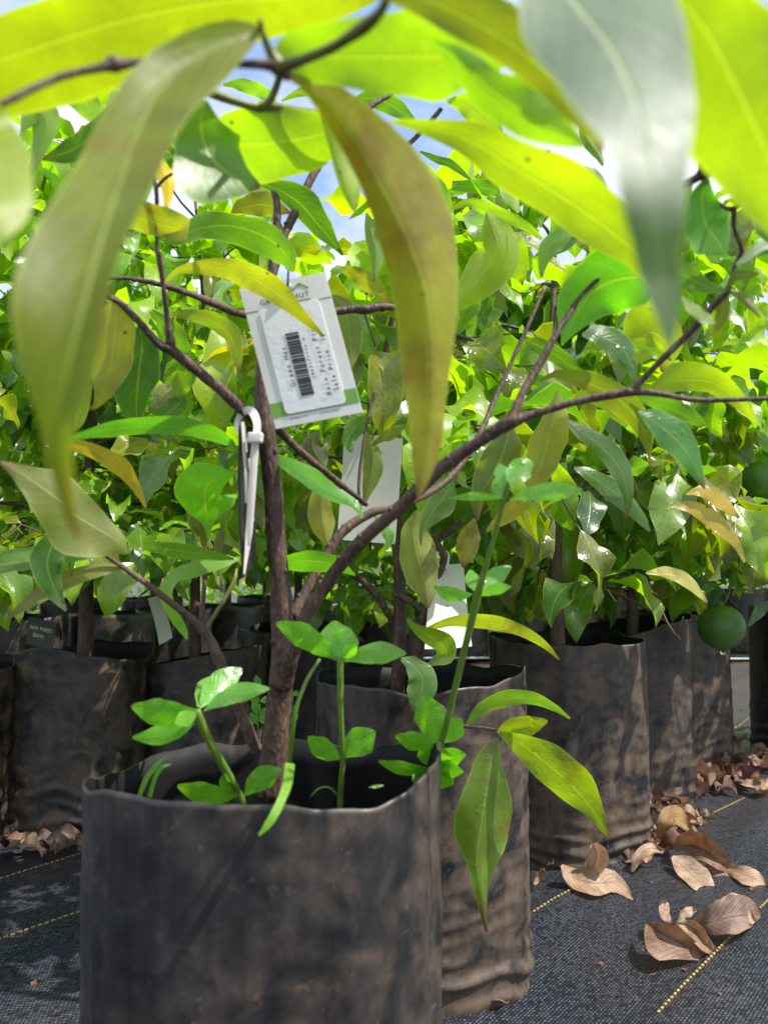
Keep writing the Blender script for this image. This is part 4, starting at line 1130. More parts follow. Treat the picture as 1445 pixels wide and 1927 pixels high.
H([(1192, 745, .46, 3, 3), (1225, 735, .465, 10, 14), (1280, 715, .47, 34, 20), (1340, 720, .475, 26, 22), (1390, 755, .48, 16, 14), (1415, 790, .485, 5, 4), (1420, 805, .486, 2, 2)], -0.7, 0.5, YEL, True, seed=49)
H([(1180, 690, .50, 3, 3), (1200, 650, .50, 30, 40), (1225, 625, .50, 60, 30), (1255, 650, .505, 30, 34), (1245, 700, .51, 3, 3)], -0.5, 0.5, YEL, True, seed=50)
H([(1190, 750, .44, 2, 2), (1225, 755, .44, 16, 10), (1275, 775, .443, 22, 14), (1310, 790, .446, 10, 10), (1330, 800, .448, 2, 2)], -0.5, 0.5, (0.06, 0.13, 0.014), True, seed=51)
H([(1070, 760, .50, 3, 3), (1110, 745, .50, 20, 14), (1160, 760, .505, 26, 26), (1200, 800, .51, 20, 20), (1222, 835, .512, 2, 2)], -0.5, 0.5, LIME, True, seed=52)
H([(1330, 335, .345, 3, 3), (1320, 370, .35, 30, 22), (1325, 420, .355, 50, 40), (1345, 450, .36, 34, 46), (1365, 480, .364, 3, 3)], 0.4, -0.4, (0.045, 0.15, 0.012), True, seed=53)
H([(1300, 345, .36, 3, 3), (1282, 380, .362, 20, 26), (1278, 430, .366, 24, 34), (1290, 475, .37, 6, 8)], 0.4, 0.4, GREEN, True, seed=54)
H([(1425, 345, .35, 3, 3), (1440, 370, .352, 30, 26), (1460, 420, .355, 34, 44), (1480, 480, .36, 3, 3)], 0.4, -0.4, GREEN, True, seed=55)
H([(1384, 498, .36, 3, 3), (1420, 470, .362, 10, 16), (1460, 450, .365, 18, 20), (1510, 440, .37, 4, 4)], 0.4, -0.5, (0.03, 0.10, 0.018), True, seed=56)
H([(1340, 330, .35, 3, 3), (1370, 325, .352, 16, 14), (1400, 320, .355, 12, 16), (1425, 300, .358, 2, 2)], -0.4, 0.4, GREEN, True, seed=57)
H([(1368, 548, .365, 3, 3), (1330, 540, .36, 12, 12), (1280, 515, .352, 24, 26), (1245, 490, .348, 12, 12), (1220, 480, .345, 3, 3)], 0.5, -0.5, (0.05, 0.10, 0.03), False, mat=M_WAX, seed=58)
H([(1362, 545, .366, 2, 2), (1385, 520, .362, 10, 8), (1405, 518, .36, 8, 8), (1428, 514, .358, 3, 3)], -0.4, 0.4, (0.06, 0.09, 0.03), False, seed=59)
H([(1370, 550, .366, 2, 2), (1360, 590, .37, 12, 14), (1340, 620, .374, 10, 8), (1318, 642, .376, 2, 2)], 0.4, 0.4, OLIVE, True, mat=M_OLD, seed=60)
H([(1372, 550, .366, 2, 2), (1395, 560, .366, 10, 8), (1415, 580, .366, 6, 6), (1430, 598, .366, 2, 2)], 0.4, 0.4, OLIVE, True, seed=61)
H([(1345, 608, .33, 2, 2), (1325, 598, .328, 12, 11), (1300, 578, .326, 10, 10), (1282, 560, .325, 3, 3)], -0.2, 0.2, (0.22, 0.26, 0.12), False, mat=M_WAX, seed=62)
# --- upper middle distance
H([(830, 640, .60, 2, 2), (850, 585, .60, 12, 12), (905, 520, .595, 40, 34), (935, 470, .59, 46, 30), (925, 425, .588, 26, 20), (915, 400, .587, 3, 3)][::-1], 0.4, 0.3, YEL, True, seed=63)
H([(845, 395, .60, 2, 2), (885, 380, .60, 8, 10), (930, 400, .60, 14, 14), (980, 420, .60, 10, 10), (1020, 450, .605, 3, 3)], -0.5, 0.4, LIME, True, seed=64)
H([(765, 300, .62, 2, 2), (790, 325, .62, 20, 14), (825, 360, .62, 18, 18), (850, 400, .62, 3, 3)], -0.5, 0.4, FRESH, True, seed=65)
H([(790, 285, .62, 2, 2), (820, 300, .62, 8, 6), (850, 310, .62, 8, 8), (885, 338, .62, 2, 2)], -0.5, 0.4, DEEP, True, seed=66)
H([(640, 505, .58, 2, 2), (670, 515, .58, 14, 16), (705, 540, .58, 16, 16), (735, 575, .58, 3, 3)], -0.5, 0.5, (0.12, 0.14, 0.014), True, mat=M_OLD, seed=67)
H([(622, 555, .58, 2, 2), (645, 580, .58, 20, 18), (660, 640, .58, 24, 18), (655, 700, .58, 3, 3)], 0.4, 0.4, (0.07, 0.10, 0.016), True, seed=68)
H([(690, 400, .57, 2, 2), (700, 440, .57, 14, 14), (708, 480, .57, 14, 12), (704, 530, .57, 2, 2)], 0.3, 0.3, (0.08, 0.14, 0.02), True, seed=69)
H([(435, 400, .55, 2, 2), (460, 390, .55, 20, 14), (500, 385, .55, 24, 24), (545, 400, .55, 3, 3)], -0.4, 0.5, OLIVE, True, mat=M_OLD, seed=70)
H([(300, 300, .44, 2, 2), (305, 320, .44, 16, 16), (318, 350, .44, 12, 14), (312, 400, .44, 2, 2)], 0.3, 0.3, (0.42, 0.30, 0.02), True, seed=71)
H([(420, 160, .60, 2, 2), (450, 158, .60, 10, 12), (490, 172, .60, 14, 14), (520, 195, .60, 3, 3)], -0.5, 0.4, FRESH, True, seed=72)
H([(530, 190, .60, 2, 2), (570, 172, .60, 8, 10), (610, 180, .60, 12, 12), (660, 195, .60, 3, 3)], -0.5, 0.4, LIME, True, seed=73)
H([(40, 250, .40, 2, 2), (70, 210, .40, 28, 24), (90, 240, .40, 20, 30), (60, 330, .40, 3, 3)], 0.3, 0.3, FRESH, True, seed=74)
H([(60, 130, .45, 2, 2), (110, 150, .45, 22, 22), (160, 190, .45, 26, 26), (200, 250, .45, 3, 3)], -0.4, 0.4, FRESH, True, seed=103)
H([(330, 140, .50, 2, 2), (300, 180, .50, 24, 20), (290, 230, .50, 24, 24), (300, 290, .50, 3, 3)], 0.4, -0.3, GREEN, True, seed=104)
H([(230, 300, .52, 2, 2), (260, 330, .52, 22, 20), (260, 370, .52, 20, 20), (240, 420, .52, 3, 3)], 0.4, -0.3, LIME, True, seed=105)
H([(660, 190, .62, 2, 2), (700, 185, .62, 18, 18), (740, 200, .62, 18, 18), (790, 240, .62, 3, 3)], -0.5, 0.4, GREEN, True, seed=106)
H([(980, 280, .62, 2, 2), (960, 320, .62, 20, 16), (960, 360, .62, 16, 20), (975, 400, .62, 3, 3)], 0.4, -0.3, LIME, True, seed=107)
H([(250, 160, .42, 2, 2), (200, 230, .42, 20, 20), (140, 280, .42, 26, 24), (80, 300, .42, 3, 3)], 0.4, -0.4, DEEP, True, seed=75)
H([(870, 330, .64, 2, 2), (850, 350, .64, 10, 8), (920, 355, .64, 16, 14), (945, 372, .64, 3, 3)][1:], -0.4, 0.4, GREEN, True, seed=76)
H([(840, 190, .56, 3, 3), (880, 200, .56, 24, 20), (920, 235, .56, 20, 24), (950, 262, .56, 3, 3)], -0.4, 0.4, LIME, True, seed=77)
H([(1092, 225, .58, 3, 3), (1105, 260, .58, 10, 14), (1125, 290, .58, 8, 10), (1134, 312, .58, 2, 2)], 0.3, 0.3, GREEN, True, seed=78)
H([(1095, 315, .58, 3, 3), (1115, 325, .58, 8, 8), (1135, 345, .58, 5, 5), (1142, 368, .58, 2, 2)], 0.3, 0.3, GREEN, True, seed=79)
H([(980, 60, .40, 3, 3), (1000, 130, .40, 20, 20), (1040, 200, .40, 24, 20), (1050, 260, .40, 3, 3)], 0.3, -0.3, (0.08, 0.12, 0.016), True, seed=80)
H([(850, 60, .50, 3, 3), (880, 85, .50, 20, 16), (915, 120, .50, 20, 20), (940, 170, .50, 3, 3)], 0.3, -0.3, YEL, True, seed=81)

# leaves of the second sapling that hang in front of its bag
def hang(root):
    HH = lambda *a, **k: hero(root, *a, **k)
    ptube(root, [(770, 1330, .80, 12), (810, 1350, .72, 9), (870, 1366, .66, 7), (910, 1370, .64, 6), (945, 1376, .63, 5)], M_TWIG, n=16)
    HH([(878, 1366, .66, 3, 3), (905, 1335, .66, 12, 10), (950, 1316, .66, 16, 14), (1000, 1314, .66, 13, 12), (1040, 1330, .66, 7, 7), (1072, 1352, .66, 2, 2)], -0.7, 0.5, (0.085, 0.15, 0.02), True, seed=90)
    HH([(935, 1388, .63, 3, 3), (925, 1430, .625, 18, 30), (915, 1490, .62, 44, 44), (905, 1560, .617, 56, 52), (898, 1620, .615, 40, 22), (905, 1680, .613, 12, 14), (916, 1754, .612, 3, 3)], 0.5, 0.25, (0.085, 0.145, 0.022), False, mat=M_OLD, seed=91)
    HH([(938, 1378, .63, 3, 3), (975, 1398, .62, 18, 18), (1020, 1432, .612, 40, 28), (1070, 1475, .606, 44, 32), (1110, 1520, .602, 24, 18), (1135, 1558, .60, 7, 7), (1146, 1576, .60, 2, 2)], -0.4, 0.4, (0.115, 0.17, 0.02), False, mat=M_OLD, seed=92)
    HH([(936, 1380, .63, 3, 3), (960, 1366, .625, 14, 16), (990, 1358, .622, 10, 26), (1015, 1356, .62, 6, 18), (1030, 1358, .62, 2, 2)], -0.3, 0.5, (0.14, 0.17, 0.016), False, seed=93)
    HH([(800, 1185, .74, 3, 3), (850, 1170, .735, 10, 9), (910, 1170, .73, 14, 13), (970, 1182, .725, 12, 13), (1020, 1210, .72, 7, 7), (1052, 1242, .72, 2, 2)], -0.5, 0.5, (0.17, 0.19, 0.02), True, mat=M_OLD, seed=94)
    HH([(765, 1165, .73, 2, 2), (790, 1185, .73, 8, 12), (828, 1212, .73, 26, 16), (840, 1232, .73, 18, 16), (815, 1246, .73, 7, 7), (798, 1258, .73, 2, 2)], -0.3, 0.4, (0.09, 0.14, 0.02), False, seed=95)
    HH([(755, 1240, .70, 3, 3), (775, 1250, .70, 16, 16), (795, 1275, .70, 26, 28), (790, 1310, .70, 22, 26), (775, 1338, .70, 3, 3)], 0.3, -0.3, (0.06, 0.13, 0.05), False, seed=96)
    HH([(785, 960, .66, 3, 3), (778, 1000, .66, 30, 22), (785, 1050, .66, 36, 34), (800, 1100, .66, 26, 26), (805, 1145, .66, 3, 3)], 0.4, 0.3, (0.15, 0.16, 0.04), True, mat=M_OLD, seed=97)
    HH([(850, 900, .64, 3, 3), (835, 935, .64, 26, 18), (812, 965, .64, 24, 16), (795, 1000, .64, 5, 7), (792, 1026, .64, 2, 2)], 0.4, 0.3, (0.055, 0.10, 0.03), True, seed=98)
    HH([(893, 975, .72, 2, 2), (882, 1010, .72, 22, 20), (880, 1040, .72, 16, 22), (870, 1068, .72, 2, 2)], 0.3, 0.3, (0.20, 0.17, 0.05), True, mat=M_OLD, seed=99)
    HH([(1010, 935, .74, 2, 2), (975, 950, .74, 20, 14), (945, 975, .74, 14, 14), (915, 1000, .74, 2, 2)], 0.3, 0.3, GOLD, True, seed=100)
    HH([(600, 810, .62, 2, 2), (588, 835, .62, 24, 18), (600, 862, .62, 22, 26), (612, 880, .62, 3, 3)], 0.3, 0.3, (0.05, 0.055, 0.02), True, seed=101)

H([(690, 815, .61, 2, 2), (702, 850, .61, 16, 20), (700, 890, .61, 18, 18), (690, 930, .61, 8, 8), (682, 952, .61, 2, 2)], 0.3, 0.3, (0.075, 0.105, 0.02), True, mat=M_OLD, seed=108)
H([(700, 785, .61, 2, 2), (672, 800, .61, 16, 16), (655, 830, .61, 14, 12), (662, 852, .61, 2, 2)], 0.3, -0.3, (0.05, 0.12, 0.018), True, seed=109)
H([(705, 970, .60, 2, 2), (718, 990, .60, 14, 10), (730, 1010, .60, 12, 8), (728, 1034, .60, 2, 2)], 0.4, -0.3, (0.06, 0.17, 0.016), True, seed=110)
H([(762, 800, .61, 2, 2), (740, 815, .61, 12, 14), (722, 822, .61, 10, 8), (700, 838, .61, 2, 2)], 0.3, -0.3, OLIVE, True, seed=111)
H([(1290, 930, .60, 2, 2), (1320, 925, .60, 12, 10), (1355, 945, .60, 14, 12), (1390, 975, .60, 3, 3)], 0.4, -0.4, GOLD, False, seed=112)
H([(1258, 952, .60, 2, 2), (1300, 955, .60, 12, 12), (1350, 985, .60, 16, 16), (1385, 1025, .60, 8, 8), (1400, 1058, .60, 2, 2)], 0.4, -0.4, GOLD, False, seed=113)
H([(1215, 1078, .90, 2, 2), (1250, 1078, .90, 12, 8), (1285, 1090, .90, 14, 12), (1312, 1115, .90, 8, 6), (1330, 1134, .90, 2, 2)], 0.4, -0.4, (0.36, 0.33, 0.09), False, mat=M_OLD, seed=114)

# ------------------------------------------------------------------ the other saplings
RT = AT(745, 0.86)
S2 = sapling((RT.x, RT.y, 0.25), 0.25, 0.62, 0.22, 5, 'dark stemmed sapling growing close behind the nearest trunk, blank tag hanging in it', 'sapling', 'plum saplings in grow bags', PLUM, ROW_PAL, nbr=9, zfoot=0.42, trunk_r=0.0075, twig_leaves=5, size=0.95, droop=0.6, bare=0.40)
ptube(S2, [(752, 1190, .855, 14), (700, 1110, .84, 14), (650, 1070, .83, 12)], M_BARK, n=12)
ptube(S2, [(775, 1300, .84, 17), (790, 1210, .83, 22), (800, 1150, .825, 15), (820, 1090, .82, 16), (836, 1050, .82, 16), (820, 1020, .82, 12), (845, 1000, .82, 14), (868, 982, .815, 10)], M_BARK, n=30)
ptube(S2, [(796, 1150, .826, 15), (770, 1130, .835, 12), (742, 1118, .85, 12)], M_BARK, n=10)
ptube(S2, [(678, 980, .60, 7), (676, 900, .60, 6), (690, 800, .605, 6), (705, 735, .61, 5)], M_TWIG, n=14)
hang(S2)
sapling((B3.x - 0.012, B3.y, 0.25), 0.25, 0.80, 0.28, 12, 'straight brown stemmed sapling in the wide bag, yellowing leaves low down', 'sapling', 'plum saplings in grow bags', PLUM, ROW_PAL, nbr=11, zfoot=0.41, trunk_r=0.0115, twig_leaves=6, droop=0.6, size=1.22, bark=M_TWIG)
sapling((B4.x + 0.012, B4.y, 0.25), 0.25, 0.78, 0.30, 19, 'forked sapling with reddish stem rising from the bag with slanting rim', 'sapling', 'plum saplings in grow bags', PLUM, ROW_PAL, nbr=11, zfoot=0.41, trunk_r=0.0105, twig_leaves=6, droop=0.6, size=1.22, bark=M_TWIG)
sapling((B5.x, B5.y, 0.25), 0.25, 0.85, 0.30, 23, 'drooping sapling in the bag under the green citrus fruit', 'sapling', 'plum saplings in grow bags', PLUM, ROW_PAL, nbr=10, zfoot=0.41, trunk_r=0.010, twig_leaves=6, droop=0.6, size=1.22)
sapling((B6.x, B6.y, 0.25), 0.25, 0.62, 0.30, 37, 'citrus sapling at the right edge with dark leaves and round green fruit', 'sapling', None, CITRUS, CIT_PAL, name='citrus_sapling', nbr=10, zfoot=0.36, trunk_r=0.009, twig_leaves=7, droop=0.35)
sapling((A1.x, A1.y, 0.25), 0.25, 1.02, 0.32, 43, 'dark stemmed sapling in the wide bag with notched rim', 'sapling', 'saplings of the row behind', PLUM, BACK_PAL, nbr=14, zfoot=0.36, trunk_r=0.012, twig_leaves=6, droop=0.55, size=1.0)
sapling((A0.x, A0.y, 0.25), 0.25, 0.98, 0.32, 49, 'leafy sapling in the brown crusted bag at the left edge', 'sapling', 'saplings of the row behind', PLUM, BACK_PAL, nbr=14, zfoot=0.36, trunk_r=0.010, twig_leaves=6, droop=0.5, size=1.0)
sapling((A2.x - 0.02, A2.y, 0.25), 0.25, 0.92, 0.29, 55, 'leafy sapling in the bag with the swooping low rim', 'sapling', 'saplings of the row behind', BROAD, BACK_PAL, nbr=14, zfoot=0.36, trunk_r=0.009, twig_leaves=7, droop=0.5)
sapling((A3.x, A3.y, 0.25), 0.25, 0.66, 0.26, 61, 'leafy sapling in the shaded bag straight behind the nearest trunk', 'sapling', 'saplings of the row behind', PLUM, BACK_PAL, nbr=9, zfoot=0.36, trunk_r=0.009, twig_leaves=6, droop=0.5, size=1.0)
sapling((A4.x, A4.y, 0.25), 0.25, 0.72, 0.28, 65, 'leafy sapling in the brown bag past the right of the nearest trunk', 'sapling', 'saplings of the row behind', PLUM, BACK_PAL, nbr=9, zfoot=0.36, trunk_r=0.009, twig_leaves=6, droop=0.5, size=1.0)

def copy_tree(o, loc, label, group, k):
    c = o.copy(); COL.objects.link(c)
    c.location = loc
    c.rotation_euler = (0, 0, k)
    c['label'], c['group'] = label, group
    for ch in o.children:
        d = ch.copy(); COL.objects.link(d); d.parent = c
    return c
LEFTG, FARG = 'saplings of the shaded block on the left', 'saplings of the far bed'
LL, LF = 'bright green sapling standing in the block behind the left bags', 'pale green sapling standing in the far bed across the path'
fp = []
for i, (x, d) in enumerate(far_spots + bed_spots):
    loc = AT(x, d)
    isl = i < len(far_spots)
    tallk = 1.0
    if i in (0, 1, 2, 11):
        hgt = (1.02, 1.12, 0.95)[i] if i < 3 else 1.3
        o = sapling((loc.x, loc.y, 0.25), 0.25, hgt, 0.36 if i < 3 else 0.40, 80 + i, LL if isl else LF, 'sapling', LEFTG if isl else FARG, BROAD if i in (1, 2) else PLUM, BACK_PAL, name='leafy_sapling', nbr=14, zfoot=0.36, trunk_r=0.010, twig_leaves=8, droop=0.4, cap=70 if isl else 60, size=1.0, upbias=0.8)
        fp.append(o)
    elif isl:
        copy_tree(fp[i % 3], Vector((loc.x, loc.y, 0.25)), LL, LEFTG, rnd.uniform(0, 6.28))
    else:
        copy_tree(fp[(3, 1, 3, 0, 3)[i % 5]], Vector((loc.x, loc.y, 0.25)), LF, FARG, rnd.uniform(0, 6.28))

# one leafy mass closing the far side of the nursery
fv, ff, fuv, tint = [], [], [], []
Rm = random.Random(77)
src = [leaf_shape(0.11, 0.055, 300 + i, curl=0.8, fold=0.3, nu=4, nv=2) for i in range(4)]
for i in range(15000):
    x, y = Rm.uniform(-6.5, 9.0), Rm.uniform(5.6, 7.4)
    top = 1.55 + 0.45 * noise.noise(Vector((x * 0.9, y * 0.4, 3))) + 0.25 * noise.noise(Vector((x * 2.6, y, 9)))
    z = 0.02 + (top - 0.02) * Rm.random() ** 1.0
    v, f, u = src[i % 4]
    M = Matrix.Translation((x, y, z)) @ Matrix.Rotation(Rm.uniform(0, 6.28), 4, 'Z') @ Matrix.Rotation(Rm.uniform(-0.5, 0.9), 4, 'Y') @ Matrix.Rotation(Rm.uniform(-0.6, 0.6), 4, 'X') @ Matrix.Scale(Rm.uniform(0.8, 1.3), 4)
    n0 = len(fv)
    fv += [M @ p for p in v]; ff += [tuple(n0 + k for k in q) for q in f]; fuv += u
    tint += [Rm.random()] * len(v)
me = mesh('far_foliage', fv, ff, fuv)
me.attributes.new('tint', 'FLOAT', 'POINT').data.foreach_set('value', tint)
o = link('far_foliage', me, M_LEAF)
o.color = (*FRESH, 1)
tag(o, 'mass of leafy nursery stock closing off the far side', 'foliage', kind='stuff')

# ------------------------------------------------------------------ weeds in the nearest bag
def oval(root, base, tip, w, d, col=(0.085, 0.24, 0.026), under=False, k=0.4, bow=0.0, d2=None, name='leaf', rnd_tip=0.46, mat=None):
    """one soft oval leaf from base pixel to tip pixel, W = full width in pixels"""
    d2 = d if d2 is None else d2
    bx, by = base; tx, ty = tip
    L = math.hypot(tx - bx, ty - by) or 1
    nx, ny = (ty - by) / L, -(tx - bx) / L
    rows = []
    for t, q in ((0, 0.06), (0.12, 0.32), (0.3, 0.8), (0.5, 1.0), (0.7, 0.88), (0.88, rnd_tip), (0.97, rnd_tip * 0.5), (1.0, 0.04)):
        b = bow * math.sin(math.pi * t)
        rows.append((bx + (tx - bx) * t + nx * b, by + (ty - by) * t + ny * b, d + (d2 - d) * t, w / 2 * q, w / 2 * q))
    return hero(root, rows, k, -k * 0.5, col, under, mat or M_HERB, n=14, m=3, name=name)

def weed(loc, label, group='weeds growing in the nearest bag'):
    return empty('weed', loc, label, 'weed', group)

z_s = Vector((0, 0, 0.256))
W1 = weed(Vector((P(450, 1500, .45).x, P(450, 1500, .45).y, 0.30)), 'soft weed with broad leaf rosette leaning left of the nearest trunk')
ptube(W1, [(465, 1535, .46, 26), (448, 1492, .452, 24), (420, 1440, .44, 22), (392, 1390, .43, 22), (376, 1350, .425, 22), (372, 1335, .424, 16)], M_STEM, name='stem', n=16)
for b, t, w_, d2, bw in (((372, 1336), (248, 1328), 52, .42, 10), ((368, 1360), (250, 1388), 36, .41, 8), ((376, 1332), (456, 1258), 50, .45, 6), ((384, 1338), (508, 1296), 36, .43, 12), ((372, 1330), (402, 1272), 40, .46, 0), ((372, 1340), (330, 1362), 30, .40, 0)):
    oval(W1, b, t, w_, .424, d2=d2, bow=bw)
for b, t, w_ in (((452, 1496), (334, 1478), 42), ((460, 1498), (530, 1448), 44), ((440, 1490), (424, 1455), 22)):
    oval(W1, b, t, w_, .448, d2=.44, bow=8)
W2 = weed(Vector((P(640, 1500, .47).x, P(640, 1500, .47).y, 0.30)), 'upright weed with wet oval leaves between the trunk and the right rim')
ptube(W2, [(640, 1540, .475, 16), (641, 1480, .472, 15), (645, 1430, .468, 14), (641, 1340, .46, 15), (640, 1250, .455, 17), (640, 1236, .455, 14)], M_STEM, name='stem', n=16)
for b, t, w_, d2, bw in (((634, 1242), (520, 1172), 46, .44, -6), ((638, 1238), (628, 1168), 64, .47, 0), ((640, 1240), (655, 1180), 52, .46, 0), ((648, 1244), (764, 1230), 42, .44, 8), ((642, 1240), (672, 1212), 24, .44, 0)):
    oval(W2, b, t, w_, .455, d2=d2, bow=bw)
for b, t, w_, d2 in (((644, 1428), (580, 1386), 40, .46), ((648, 1426), (706, 1376), 56, .46)):
    oval(W2, b, t, w_, .468, d2=d2, bow=4)
W3 = weed(Vector((P(800, 1480, .50).x, P(800, 1480, .50).y, 0.30)), 'tallest weed with long thin stem rising from the right rim of the nearest bag')
ptube(W3, [(812, 1500, .52, 16), (822, 1430, .505, 16), (838, 1370, .49, 17), (862, 1270, .47, 19), (884, 1180, .455, 20), (897, 1125, .447, 22), (915, 1060, .438, 15), (935, 990, .43, 13), (950, 930, .424, 13), (958, 905, .422, 10)], M_STEM, name='stem', n=30)
for b, t, w_, d0, d2, bw in (((890, 1118), (816, 1104), 28, .447, .44, 8), ((897, 1118), (962, 1066), 34, .447, .46, 4), ((900, 1122), (962, 1104), 22, .447, .43, 4), ((892, 1112), (884, 1072), 26, .447, .47, 0),
                         ((954, 912), (1002, 868), 46, .422, .43, 4), ((952, 914), (938, 872), 30, .422, .44, 0), ((958, 940), (1096, 922), 34, .423, .40, 6), ((950, 938), (846, 938), 16, .423, .41, -4), ((952, 936), (930, 900), 34, .423, .44, 0),
                         ((826, 1400), (744, 1384), 36, .497, .485, 4), ((826, 1400), (798, 1308), 60, .497, .50, 0), ((832, 1398), (868, 1352), 44, .497, .49, 0),
                         ((818, 1450), (712, 1432), 26, .51, .49, 6), ((818, 1440), (876, 1420), 36, .51, .49, 4), ((816, 1452), (852, 1476), 40, .51, .485, 0), ((812, 1446), (778, 1474), 44, .51, .485, 0), ((816, 1444), (800, 1398), 44, .51, .50, 0), ((818, 1446), (842, 1408), 36, .51, .49, 0), ((816, 1448), (872, 1452), 28, .51, .48, 0)):
    oval(W3, b, t, w_, d0, d2=d2, bow=bw, col=(0.078, 0.225, 0.026))
GB = weed(Vector((P(540, 1500, .42).x, P(540, 1500, .42).y, 0.30)), 'single grass shoot bending out over the front rim of the nearest bag')
ptube(GB, [(540, 1500, .44, 12), (546, 1420, .435, 13), (556, 1340, .43, 12), (575, 1285, .43, 10), (602, 1240, .43, 8)], M_STEM, name='stem', n=16)
hero(GB, [(546, 1436, .405, 9, 9), (540, 1478, .374, 9, 9), (522, 1522, .362, 8, 8), (504, 1552, .358, 7, 7), (487, 1572, .356, 2, 2)], 0.4, -0.4, (0.11, 0.25, 0.03), False, M_HERB, n=14, m=2, name='blade')
GT = weed(Vector((P(272, 1490, .47).x, P(272, 1490, .47).y, 0.30)), 'small tuft of two grass blades at the left of the nearest bag')
hero(GT, [(262, 1500, .46, 4, 4), (276, 1465, .46, 5, 5), (295, 1440, .46, 4, 4), (312, 1424, .46, 1, 1)], 0.3, -0.3, (0.10, 0.25, 0.03), False, M_HERB, n=10, m=2, name='blade')
hero(GT, [(282, 1500, .46, 4, 4), (292, 1465, .46, 4, 4), (304, 1444, .46, 4, 4), (322, 1438, .46, 1, 1)], 0.3, -0.3, (0.10, 0.25, 0.03), False, M_HERB, n=10, m=2, name='blade')
GL = weed(Vector((P(608, 1494, .41).x, P(608, 1494, .41).y, 0.30)), 'thin grass loop and leaf tip just over the middle of the front rim')
ptube(GL, [(584, 1500, .43, 3), (600, 1484, .43, 4), (620, 1482, .43, 4), (634, 1496, .43, 3)], M_STEM, name='blade', n=10)
oval(GL, (694, 1482), (722, 1478), 7, .44)
W4 = weed(Vector((P(485, 1350, 1.0).x, P(485, 1350, 1.0).y, 0.22)), 'little many leaved weed in the shade between trunk and back bags', 'weeds in the bags behind')
ptube(W4, [(486, 1420, .95, 5), (486, 1360, .95, 4), (488, 1310, .95, 3)], M_STEM, name='stem', n=8)
for b, t, w_ in (((486, 1360), (466, 1350), 14), ((486, 1356), (500, 1332), 18), ((486, 1345), (478, 1318), 18), ((488, 1320), (470, 1312), 16), ((488, 1320), (512, 1314), 14), ((488, 1300), (482, 1270), 14), ((487, 1355), (506, 1358), 12), ((486, 1365), (472, 1340), 14)):
    oval(W4, b, t, w_, .95)
W5 = weed(Vector((P(548, 1350, 1.0).x, P(548, 1350, 1.0).y, 0.22)), 'little weed showing on the right of the trunk foot', 'weeds in the bags behind')
ptube(W5, [(546, 1420, .96, 5), (548, 1360, .96, 4), (552, 1310, .96, 3)], M_STEM, name='stem', n=8)
for b, t, w_ in (((550, 1340), (560, 1328), 12), ((550, 1345), (538, 1330), 14), ((550, 1352), (562, 1346), 12), ((550, 1310), (542, 1294), 12), ((552, 1310), (560, 1300), 12), ((549, 1360), (536, 1352), 12)):
    oval(W5, b, t, w_, .96)

# ------------------------------------------------------------------ price tag
TC = {'tl': P(452, 545, .478), 'tr': P(612, 514, .470), 'br': P(683, 777, .452), 'bl': P(520, 808, .460)}
TN = (TC['tr'] - TC['tl']).cross(TC['bl'] - TC['tl']).normalized()
if TN.dot(Vector((0, 0, CAM_H)) - TC['tl']) < 0: TN = -TN
def TP(u, v, off=0.0):
    """place on the tag: u 0-1 across, v 0-1 down, off = metres proud of the card"""
    a = TC['tl'].lerp(TC['tr'], u); b = TC['bl'].lerp(TC['br'], u)
    return a.lerp(b, v) + TN * (off * 1.6 + 0.0003 * math.sin(math.pi * u))
def t_sheet(mb, pts, off0, off1, sub=6):
    """closed outline on the tag given thickness; PTS in (u, v)"""
    n = len(pts)
    c = (sum(p[0] for p in pts) / n, sum(p[1] for p in pts) / n)
    vs, fs = [], []
    for off in (off1, off0):
        vs.append(TP(*c, off))
        for s in range(1, sub + 1):
            for p in pts:
                f = s / sub
                vs.append(TP(c[0] + (p[0] - c[0]) * f, c[1] + (p[1] - c[1]) * f, off))
    half = 1 + sub * n
    for h in (0, half):
        for k in range(n):
            f = (h, h + 1 + k, h + 1 + (k + 1) % n)
            fs.append(f if h == 0 else f[::-1])
        for s in range(sub - 1):
            for k in range(n):
                f = (h + 1 + s * n + k, h + 1 + (s + 1) * n + k, h + 1 + (s + 1) * n + (k + 1) % n, h + 1 + s * n + (k + 1) % n)
                fs.append(f if h == 0 else f[::-1])
    o_ = 1 + (sub - 1) * n
    for k in range(n):
        fs.append((o_ + k, half + o_ + k, half + o_ + (k + 1) % n, o_ + (k + 1) % n))
    mb.add(vs, fs)
def rect(u0, v0, u1, v1, k=4):
    out = []
    for (a, b, c, d) in ((u0, v0, u1, v0), (u1, v0, u1, v1), (u1, v1, u0, v1), (u0, v1, u0, v0)):
        for i in range(k): out.append((a + (c - a) * i / k, b + (d - b) * i / k))
    return out
def rrect(u0, v0, u1, v1, r, asp=0.6):
    out = []
    for cx_, cy_, a0 in ((u1 - r, v0 + r * asp, -90), (u1 - r, v1 - r * asp, 0), (u0 + r, v1 - r * asp, 90), (u0 + r, v0 + r * asp, 180)):
        for i in range(6):
            a = math.radians(a0 + 90 * i / 5)
            out.append((cx_ + r * math.cos(a), cy_ + r * asp * math.sin(a)))
    return out
TAG = empty('price_tag', TP(.5, .5), 'white rectangular price tag with green band and barcode sticker hanging from the nearest sapling', 'tag')
m = MB(); t_sheet(m, rect(0, 0, 1, 1, 6), 0, 0.0007); m.build('card', M_CARD, TAG, smooth=False)
m = MB(); t_sheet(m, rect(0.002, .83, .998, .93, 6), 0.00055, 0.00085, 8); m.build('green_band', M_GREEN, TAG, smooth=False)
m = MB(); t_sheet(m, rrect(.16, .185, .855, .922, .05), 0.0006, 0.00115, 8)
m.build('sticker', M_PAPER, TAG, smooth=False)
